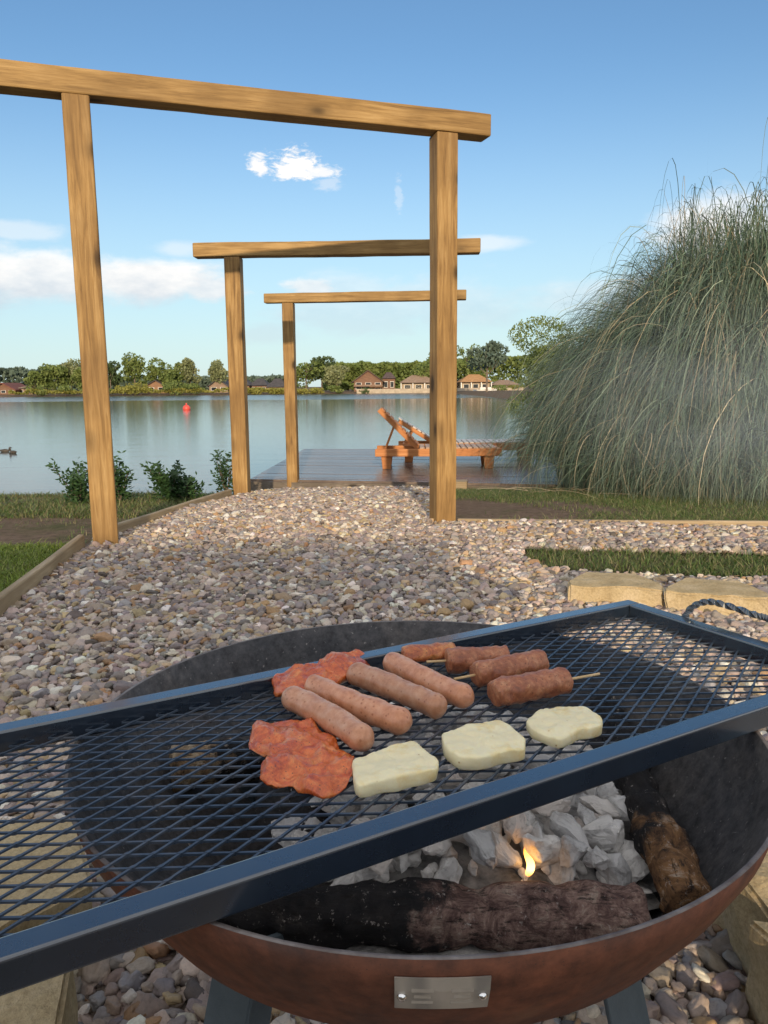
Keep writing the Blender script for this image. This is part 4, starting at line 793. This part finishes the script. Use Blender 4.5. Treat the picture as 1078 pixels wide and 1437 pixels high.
def lodge(x0, x1, ye, yr, Y, wall, roof, label, gable=True, porch=False, dep=7, two=False, nwin=3):
    w = (x1-x0)/F*Y; cx = aty((x0+x1)/2, 550, Y).x; zb_ = float(zg(cx, Y)); he = aty((x0+x1)/2, ye, Y).z-zb_; hr = aty((x0+x1)/2, yr, Y).z-zb_; root = empty('lodge', (cx, Y, zb_), label=label, cat='lodge', group='holiday lodges on the far shore'); ww = w*.86
    bm = bmesh.new(); box(bm, (0, dep/2, he/2), (ww, dep, he))
    if gable:
        q = [bm.verts.new((a_, b_, c_)) for b_ in (.01, dep-.01) for a_, c_ in ((-ww/2+.01, he), (ww/2-.01, he), (0, hr-.15))]; bm.faces.new(q[:3]); bm.faces.new(q[3:][::-1])
    build('wall', bm, WALL[wall], root)
    bm = bmesh.new(); o = 1.3 if porch else .6
    if gable:
        for s in (-1, 1):
            q = [(0, -o, hr), (s*w/2, -o, he-.15), (s*w/2, dep+.5, he-.15), (0, dep+.5, hr)]; t_ = [bm.verts.new(p) for p in q]; b_ = [bm.verts.new((p[0], p[1], p[2]-.18)) for p in q]; bm.faces.new(t_); bm.faces.new(b_[::-1])
            for k in range(4): bm.faces.new((t_[k], b_[k], b_[(k+1) % 4], t_[(k+1) % 4]))
    else:
        e = [(-w/2, -o, he), (w/2, -o, he), (w/2, dep+.5, he), (-w/2, dep+.5, he)]; rg = [(-w*.16, dep*.45, hr), (w*.16, dep*.45, hr)]; E_ = [bm.verts.new(p) for p in e]; G_ = [bm.verts.new(p) for p in rg]
        bm.faces.new((E_[0], E_[1], G_[1], G_[0])); bm.faces.new((E_[2], E_[3], G_[0], G_[1])); bm.faces.new((E_[1], E_[2], G_[1])); bm.faces.new((E_[3], E_[0], G_[0])); bm.faces.new(E_[::-1])
    build('roof', bm, ROOF[roof], root)
    for fl_ in range(2 if two else 1):
        hz = (he*(.28+.46*fl_) if two else he*.52); hh = he*(.26 if two else .5)
        for k in range(nwin):
            x = ww*((k+.5)/nwin-.5); bm = bmesh.new(); box(bm, (x, -.02, hz), (ww/nwin*.62, .08, hh)); fr = build('window', bm, WHITE, root); bm = bmesh.new(); box(bm, (x, -.045, hz), (ww/nwin*.52, .06, hh*.85)); build('pane', bm, GLASSD, fr)
    if porch:
        for k in range(4): x = w*.46*(k/1.5-1); bm = bmesh.new(); box(bm, (x, -o+.15, he/2-.05), (.18, .18, he-.1)); build('porch_post', bm, WHITE, root)
    if two:
        bm = bmesh.new(); box(bm, (0, -.7, he*.52), (ww, 1.3, .12)); box(bm, (0, -1.3, he*.64), (ww, .06, .08))
        for k in range(13): box(bm, (ww*(k/12-.5)*.98, -1.3, he*.58), (.07, .06, he*.14))
        build('balcony', bm, WALL['pink'], root)
        bm = bmesh.new(); q = [bm.verts.new(v) for v in ((ww*.05, -2.6, he*.38), (ww*.5, -2.6, he*.38), (ww*.5, -.1, he*.56), (ww*.05, -.1, he*.56))]; bm.faces.new(q); bmesh.ops.solidify(bm, geom=bm.faces, thickness=.12); build('canopy', bm, ROOF['orange'], root)
lodge(-14, 24, 546, 537, 156, 'brown', 'red', 'lodge with a red roof at the far left edge')
lodge(203, 236, 541, 533, 157, 'orange', 'dark', 'small orange walled lodge half hidden by bushes', nwin=2)
lodge(292, 322, 541, 531, 157, 'pink', 'dark', 'pink gabled lodge just left of the second left post', nwin=2)
lodge(318, 352, 541, 530, 164, 'orange', 'dark', 'dark roofed lodge behind the second left post', gable=False)
lodge(350, 376, 541, 531, 166, 'brown', 'dark', 'dark roofed lodge right of the second left post', gable=False)
lodge(374, 402, 543, 531, 157, 'pink', 'dark', 'lodge with tan front beside the third left post', gable=False, nwin=2)
lodge(494, 540, 535, 519, 157, 'brown', 'brown', 'two storey brown timber lodge with a balcony', two=True, dep=6)
lodge(536, 556, 531, 522, 161, 'brown', 'brown', 'brown wing joined to the two storey lodge', gable=False, nwin=2)
lodge(561, 614, 537, 526, 155, 'tan', 'tan', 'low lodge with a tan hipped roof and white porch posts', gable=False, porch=True)
lodge(640, 661, 541, 532, 160, 'pink', 'tan', 'small pinkish lodge just right of the near right post', gable=False, nwin=2)
lodge(645, 690, 536, 525, 154, 'tan', 'orange', 'low lodge with a bright orange roof and porch', gable=False, porch=True)
lodge(690, 730, 540, 533, 160, 'pink', 'tan', 'small pinkish lodge behind the pampas grass tips', gable=False, nwin=2)
lodge(22, 48, 545, 541, 158, 'pink', 'tan', 'low pale lodge beside the red roofed one', gable=False, nwin=2)
# stone terrace / quay in front of the right lodges
for (x0, x1, lb) in ((500, 640, 'pale stone terrace wall along the water before the brown lodge'), (641, 735, 'pale stone terrace wall before the orange roofed lodge')):
    a_, b_ = aty(x0, 550, 151), aty(x1, 550, 151); bm = bmesh.new(); box(bm, ((a_.x+b_.x)/2, 152.2, -.05), (b_.x-a_.x-.2, 2.6, .9)); build('quay_wall', bm, STONE, None, label=lb, cat='quay wall')
# moored boats
for i, (px, lb) in enumerate(((686, 'small white boat moored by the orange roofed lodge'), (676, 'white boat moored left of the other white boat'))):
    p = atz(px, 553, -.5); p = Vector((aty(px, 550, 148.5).x, 148.5-i, -.5)); bm = bmesh.new(); st = []
    for u in np.linspace(0, 1, 9):
        wd = .75*math.sin(math.pi*(.18+.82*u)*.5+.0)*(1-u**5) if u < 1 else .02; st.append([bm.verts.new((-1.6+3.4*u, a_*wd, b_)) for a_, b_ in ((-1, .55+.2*u**2), (-.7, .0), (.7, .0), (1, .55+.2*u**2))])
    for k in range(8):
        for j in range(3): bm.faces.new((st[k][j], st[k][j+1], st[k+1][j+1], st[k+1][j]))
        bm.faces.new((st[k][3], st[k][0], st[k+1][0], st[k+1][3]))
    bm.faces.new(st[0]); box(bm, (-.2, 0, .85), (1.2, .9, .5), bev=.08); build('boat', bm, WHITE, None, (p.x, p.y, -.55), (0, 0, (.4, 2.9)[i]), label=lb, cat='boat', group='white boats at the far shore')

# ------------------------------------------------------------------ cabin behind the viewpoint (casts the evening shade)
cab = empty('log_cabin', (-5.2, -8.2, 0), label='timber cabin behind the viewpoint', cat='cabin')
CW = simple('cabin_log_wall', (.25, .14, .07), (.36, .22, .11), 2, .7, .7, 1, scale=(1, 1, 7), dist=.05)
bm = bmesh.new(); box(bm, (0, -2.5, 1.25), (12.2, 5, 2.5)); build('wall', bm, CW, cab)
bm = bmesh.new()
q = [(-6.4, .55, 2.62), (6.27, .55, 2.62), (6.27, -3, 3.3), (-6.4, -3, 3.3), (-6.4, -6, 2.62), (6.27, -6, 2.62)]; q = [bm.verts.new(p) for p in q]; bm.faces.new(q[:4]); bm.faces.new((q[3], q[2], q[5], q[4])); bmesh.ops.solidify(bm, geom=bm.faces, thickness=-.12); build('roof', bm, ROOF['dark'], cab)
for x in (-3, 0, 3):
    bm = bmesh.new(); box(bm, (x, .01, 1.3), (1.4, .06, 1.1)); fr = build('window', bm, WHITE, cab); bm = bmesh.new(); box(bm, (x, .03, 1.3), (1.25, .05, .95)); build('pane', bm, GLASSD, fr)

# ------------------------------------------------------------------ smoke
sm_ = bpy.data.materials.new('thin_smoke'); sm_.use_nodes = True; t = sm_.node_tree; t.nodes.clear(); so = t.nodes.new('ShaderNodeOutputMaterial'); pv = t.nodes.new('ShaderNodeVolumePrincipled'); t.links.new(pv.outputs[0], so.inputs['Volume'])
pv.inputs['Color'].default_value = (.72, .83, 1, 1); pv.inputs['Anisotropy'].default_value = -.2
tcn = t.nodes.new('ShaderNodeTexCoord'); ns_ = t.nodes.new('ShaderNodeTexNoise'); ns_.inputs['Scale'].default_value = 1.6; ns_.inputs['Detail'].default_value = 3; ns_.inputs['Distortion'].default_value = .8; t.links.new(tcn.outputs['Object'], ns_.inputs['Vector'])
ln_ = t.nodes.new('ShaderNodeVectorMath'); ln_.operation = 'LENGTH'; t.links.new(tcn.outputs['Object'], ln_.inputs[0])
fo = t.nodes.new('ShaderNodeMapRange'); fo.interpolation_type = 'SMOOTHSTEP'; t.links.new(ln_.outputs['Value'], fo.inputs[0]); fo.inputs[1].default_value = .98; fo.inputs[2].default_value = .15
nr = t.nodes.new('ShaderNodeMapRange'); t.links.new(ns_.outputs[0], nr.inputs[0]); nr.inputs[1].default_value = .36; nr.inputs[2].default_value = .7
mu = t.nodes.new('ShaderNodeMath'); mu.operation = 'MULTIPLY'; t.links.new(fo.outputs[0], mu.inputs[0]); t.links.new(nr.outputs[0], mu.inputs[1]); mu2 = t.nodes.new('ShaderNodeMath'); mu2.operation = 'MULTIPLY'; mu2.inputs[1].default_value = .22; t.links.new(mu.outputs[0], mu2.inputs[0]); t.links.new(mu2.outputs[0], pv.inputs['Density'])
bm = bmesh.new(); bmesh.ops.create_icosphere(bm, subdivisions=3, radius=1); o = build('smoke', bm, sm_, None, (1.75, 3.2, .92), smooth=True, kind='stuff', label='thin bluish smoke drifting from the fire to the right'); o.scale = (1.3, 1.8, .62)

# ------------------------------------------------------------------ sky, sun
SUN_EL, SUN_AZ = R(12), R(180-3)   # azimuth measured clockwise from +Y
sd_ = Vector((math.sin(SUN_AZ)*math.cos(SUN_EL), math.cos(SUN_AZ)*math.cos(SUN_EL), math.sin(SUN_EL)))
ld = bpy.data.lights.new('sun', 'SUN'); ld.energy = 2.45; ld.angle = R(.6); ld.color = (1, .78, .52); lo = bpy.data.objects.new('sun', ld); COL.objects.link(lo); lo.rotation_euler = sd_.to_track_quat('Z', 'Y').to_euler()
w = bpy.data.worlds.new('World'); scene.world = w; w.use_nodes = True; nt = w.node_tree; nn = nt.nodes; nl = nt.links; bg = nn['Background']
sky = nn.new('ShaderNodeTexSky'); sky.sky_type = 'NISHITA'; sky.sun_disc = False; sky.sun_elevation = SUN_EL; sky.sun_rotation = SUN_AZ; sky.air_density = 1.0; sky.dust_density = .25; sky.ozone_density = 2.6
bg.inputs[1].default_value = .10
def wm(op, a, b=0., c=None):
    q = nn.new('ShaderNodeMath'); q.operation = op
    for i, v in enumerate((a, b) if c is None else (a, b, c)):
        if hasattr(v, 'is_linked'): nl.new(v, q.inputs[i])
        else: q.inputs[i].default_value = v
    return q.outputs[0]
tc = nn.new('ShaderNodeTexCoord'); sp = nn.new('ShaderNodeSeparateXYZ'); nl.new(tc.outputs['Generated'], sp.inputs[0])
az = wm('ARCTAN2', sp.outputs[0], sp.outputs[1]); el = wm('ARCSINE', sp.outputs[2])
cb = nn.new('ShaderNodeCombineXYZ'); nl.new(az, cb.inputs[0]); nl.new(wm('MULTIPLY', el, 2.2), cb.inputs[1])
def wn(sc, det, off=0., rough=.6, dist=0.):
    q = nn.new('ShaderNodeTexNoise'); q.inputs['Scale'].default_value = sc; q.inputs['Detail'].default_value = det; q.inputs['Roughness'].default_value = rough; q.inputs['Distortion'].default_value = dist
    mp = nn.new('ShaderNodeMapping'); mp.inputs['Location'].default_value = (off, off*.7, 0); nl.new(cb.outputs[0], mp.inputs[0]); nl.new(mp.outputs[0], q.inputs['Vector']); return q.outputs[0]
nA, nB = wn(26, 7, 0, .6), wn(9, 8, 3.1, .62, .3)
def ell(px, py, wx, wy, k=1., nz=nA, amt=1.2, cutlow=None):
    d = ray(px, py).normalized(); a0, e0 = math.atan2(d.x, d.y), math.asin(d.z); sx, sy = wx/F, wy/F
    u = wm('DIVIDE', wm('SUBTRACT', az, a0), sx); v = wm('DIVIDE', wm('SUBTRACT', el, e0), sy)
    if cutlow: v = wm('MULTIPLY', v, wm('ADD', 1., wm('MULTIPLY', wm('LESS_THAN', v, 0.), cutlow)))
    r2 = wm('ADD', wm('MULTIPLY', u, u), wm('MULTIPLY', v, v)); f = wm('SUBTRACT', 1., wm('SQRT', r2)); f = wm('ADD', f, wm('MULTIPLY', wm('SUBTRACT', nz, .5), amt))
    q = nn.new('ShaderNodeMapRange'); q.interpolation_type = 'SMOOTHSTEP'; q.inputs[1].default_value = 0.; q.inputs[2].default_value = .62; q.inputs[3].default_value = 0; q.inputs[4].default_value = k; nl.new(f, q.inputs[0]); return q.outputs[0], v
nC = wn(60, 8, 1.3, .68, .4)
masks = [ell(415, 243, 40, 34, 1., nC, 2.3, cutlow=2.2), ell(443, 243, 42, 14, .8, nC, 2., cutlow=1.), ell(361, 235, 17, 20, .9, nC, 2.2, cutlow=.8), ell(460, 258, 26, 10, .3, nC, 2.), ell(40, 392, 150, 44, .85, nB, 1.6, .3), ell(200, 392, 140, 44, .9, nB, 1.7, .3), ell(292, 402, 60, 22, .8, nA, 1.4), ell(-120, 380, 200, 60, .9, nB, 1.6),
         ell(30, 325, 70, 14, .35, nB, 1.8), ell(250, 350, 60, 16, .35, nB, 1.8), ell(440, 402, 50, 14, .7, nA, 1.5), ell(380, 470, 60, 22, .3, nB, 1.6), ell(560, 275, 7, 26, .22, nC, 3.), ell(690, 340, 60, 14, .45, nB, 1.5), ell(560, 430, 220, 50, .3, nB, 2.2), ell(1010, 330, 110, 60, .85, nB, 1.4), ell(900, 420, 200, 40, .4, nB, 1.6)]
tot = masks[0][0]
for mk, _ in masks[1:]: tot = wm('MAXIMUM', tot, mk)
d = ray(150, 392).normalized(); v0 = wm('DIVIDE', wm('SUBTRACT', el, math.asin(d.z)), 46/F)
shade = nn.new('ShaderNodeMapRange'); nl.new(wm('ADD', v0, wm('MULTIPLY', wm('SUBTRACT', nA, .5), 2.2)), shade.inputs[0]); shade.inputs[1].default_value = -1.; shade.inputs[2].default_value = .6
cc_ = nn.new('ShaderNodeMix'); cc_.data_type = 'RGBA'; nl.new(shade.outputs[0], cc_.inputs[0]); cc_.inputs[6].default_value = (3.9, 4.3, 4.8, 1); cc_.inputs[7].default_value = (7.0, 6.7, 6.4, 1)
mxs = nn.new('ShaderNodeMix'); mxs.data_type = 'RGBA'; 
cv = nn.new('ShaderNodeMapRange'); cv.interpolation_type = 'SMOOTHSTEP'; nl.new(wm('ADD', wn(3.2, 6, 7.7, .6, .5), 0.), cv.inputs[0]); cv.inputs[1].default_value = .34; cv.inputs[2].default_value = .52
# broken cloud cover added overhead and behind the viewpoint, unseen, to brighten the foreground
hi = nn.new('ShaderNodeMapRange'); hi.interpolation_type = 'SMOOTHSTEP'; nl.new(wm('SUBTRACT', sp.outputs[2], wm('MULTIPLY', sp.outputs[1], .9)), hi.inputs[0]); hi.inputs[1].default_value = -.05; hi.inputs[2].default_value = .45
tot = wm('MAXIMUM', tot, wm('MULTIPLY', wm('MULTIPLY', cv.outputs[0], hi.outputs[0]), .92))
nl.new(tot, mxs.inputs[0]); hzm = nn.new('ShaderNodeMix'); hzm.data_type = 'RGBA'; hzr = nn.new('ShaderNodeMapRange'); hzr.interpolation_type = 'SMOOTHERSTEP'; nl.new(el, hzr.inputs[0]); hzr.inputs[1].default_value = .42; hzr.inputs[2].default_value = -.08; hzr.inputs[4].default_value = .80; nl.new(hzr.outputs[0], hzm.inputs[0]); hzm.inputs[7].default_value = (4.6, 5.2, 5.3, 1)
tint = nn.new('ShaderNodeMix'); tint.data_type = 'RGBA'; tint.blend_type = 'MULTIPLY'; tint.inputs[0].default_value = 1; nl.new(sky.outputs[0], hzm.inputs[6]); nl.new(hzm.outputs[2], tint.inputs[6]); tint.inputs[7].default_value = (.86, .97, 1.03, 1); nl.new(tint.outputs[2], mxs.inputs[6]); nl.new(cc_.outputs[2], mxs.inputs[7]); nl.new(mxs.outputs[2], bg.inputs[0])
scene.view_settings.view_transform = 'Standard'; scene.view_settings.look = 'None'; scene.view_settings.exposure = .68; scene.view_settings.gamma = 1
scene.cycles.use_denoising = True; scene.cycles.max_bounces = 6; scene.cycles.transparent_max_bounces = 8
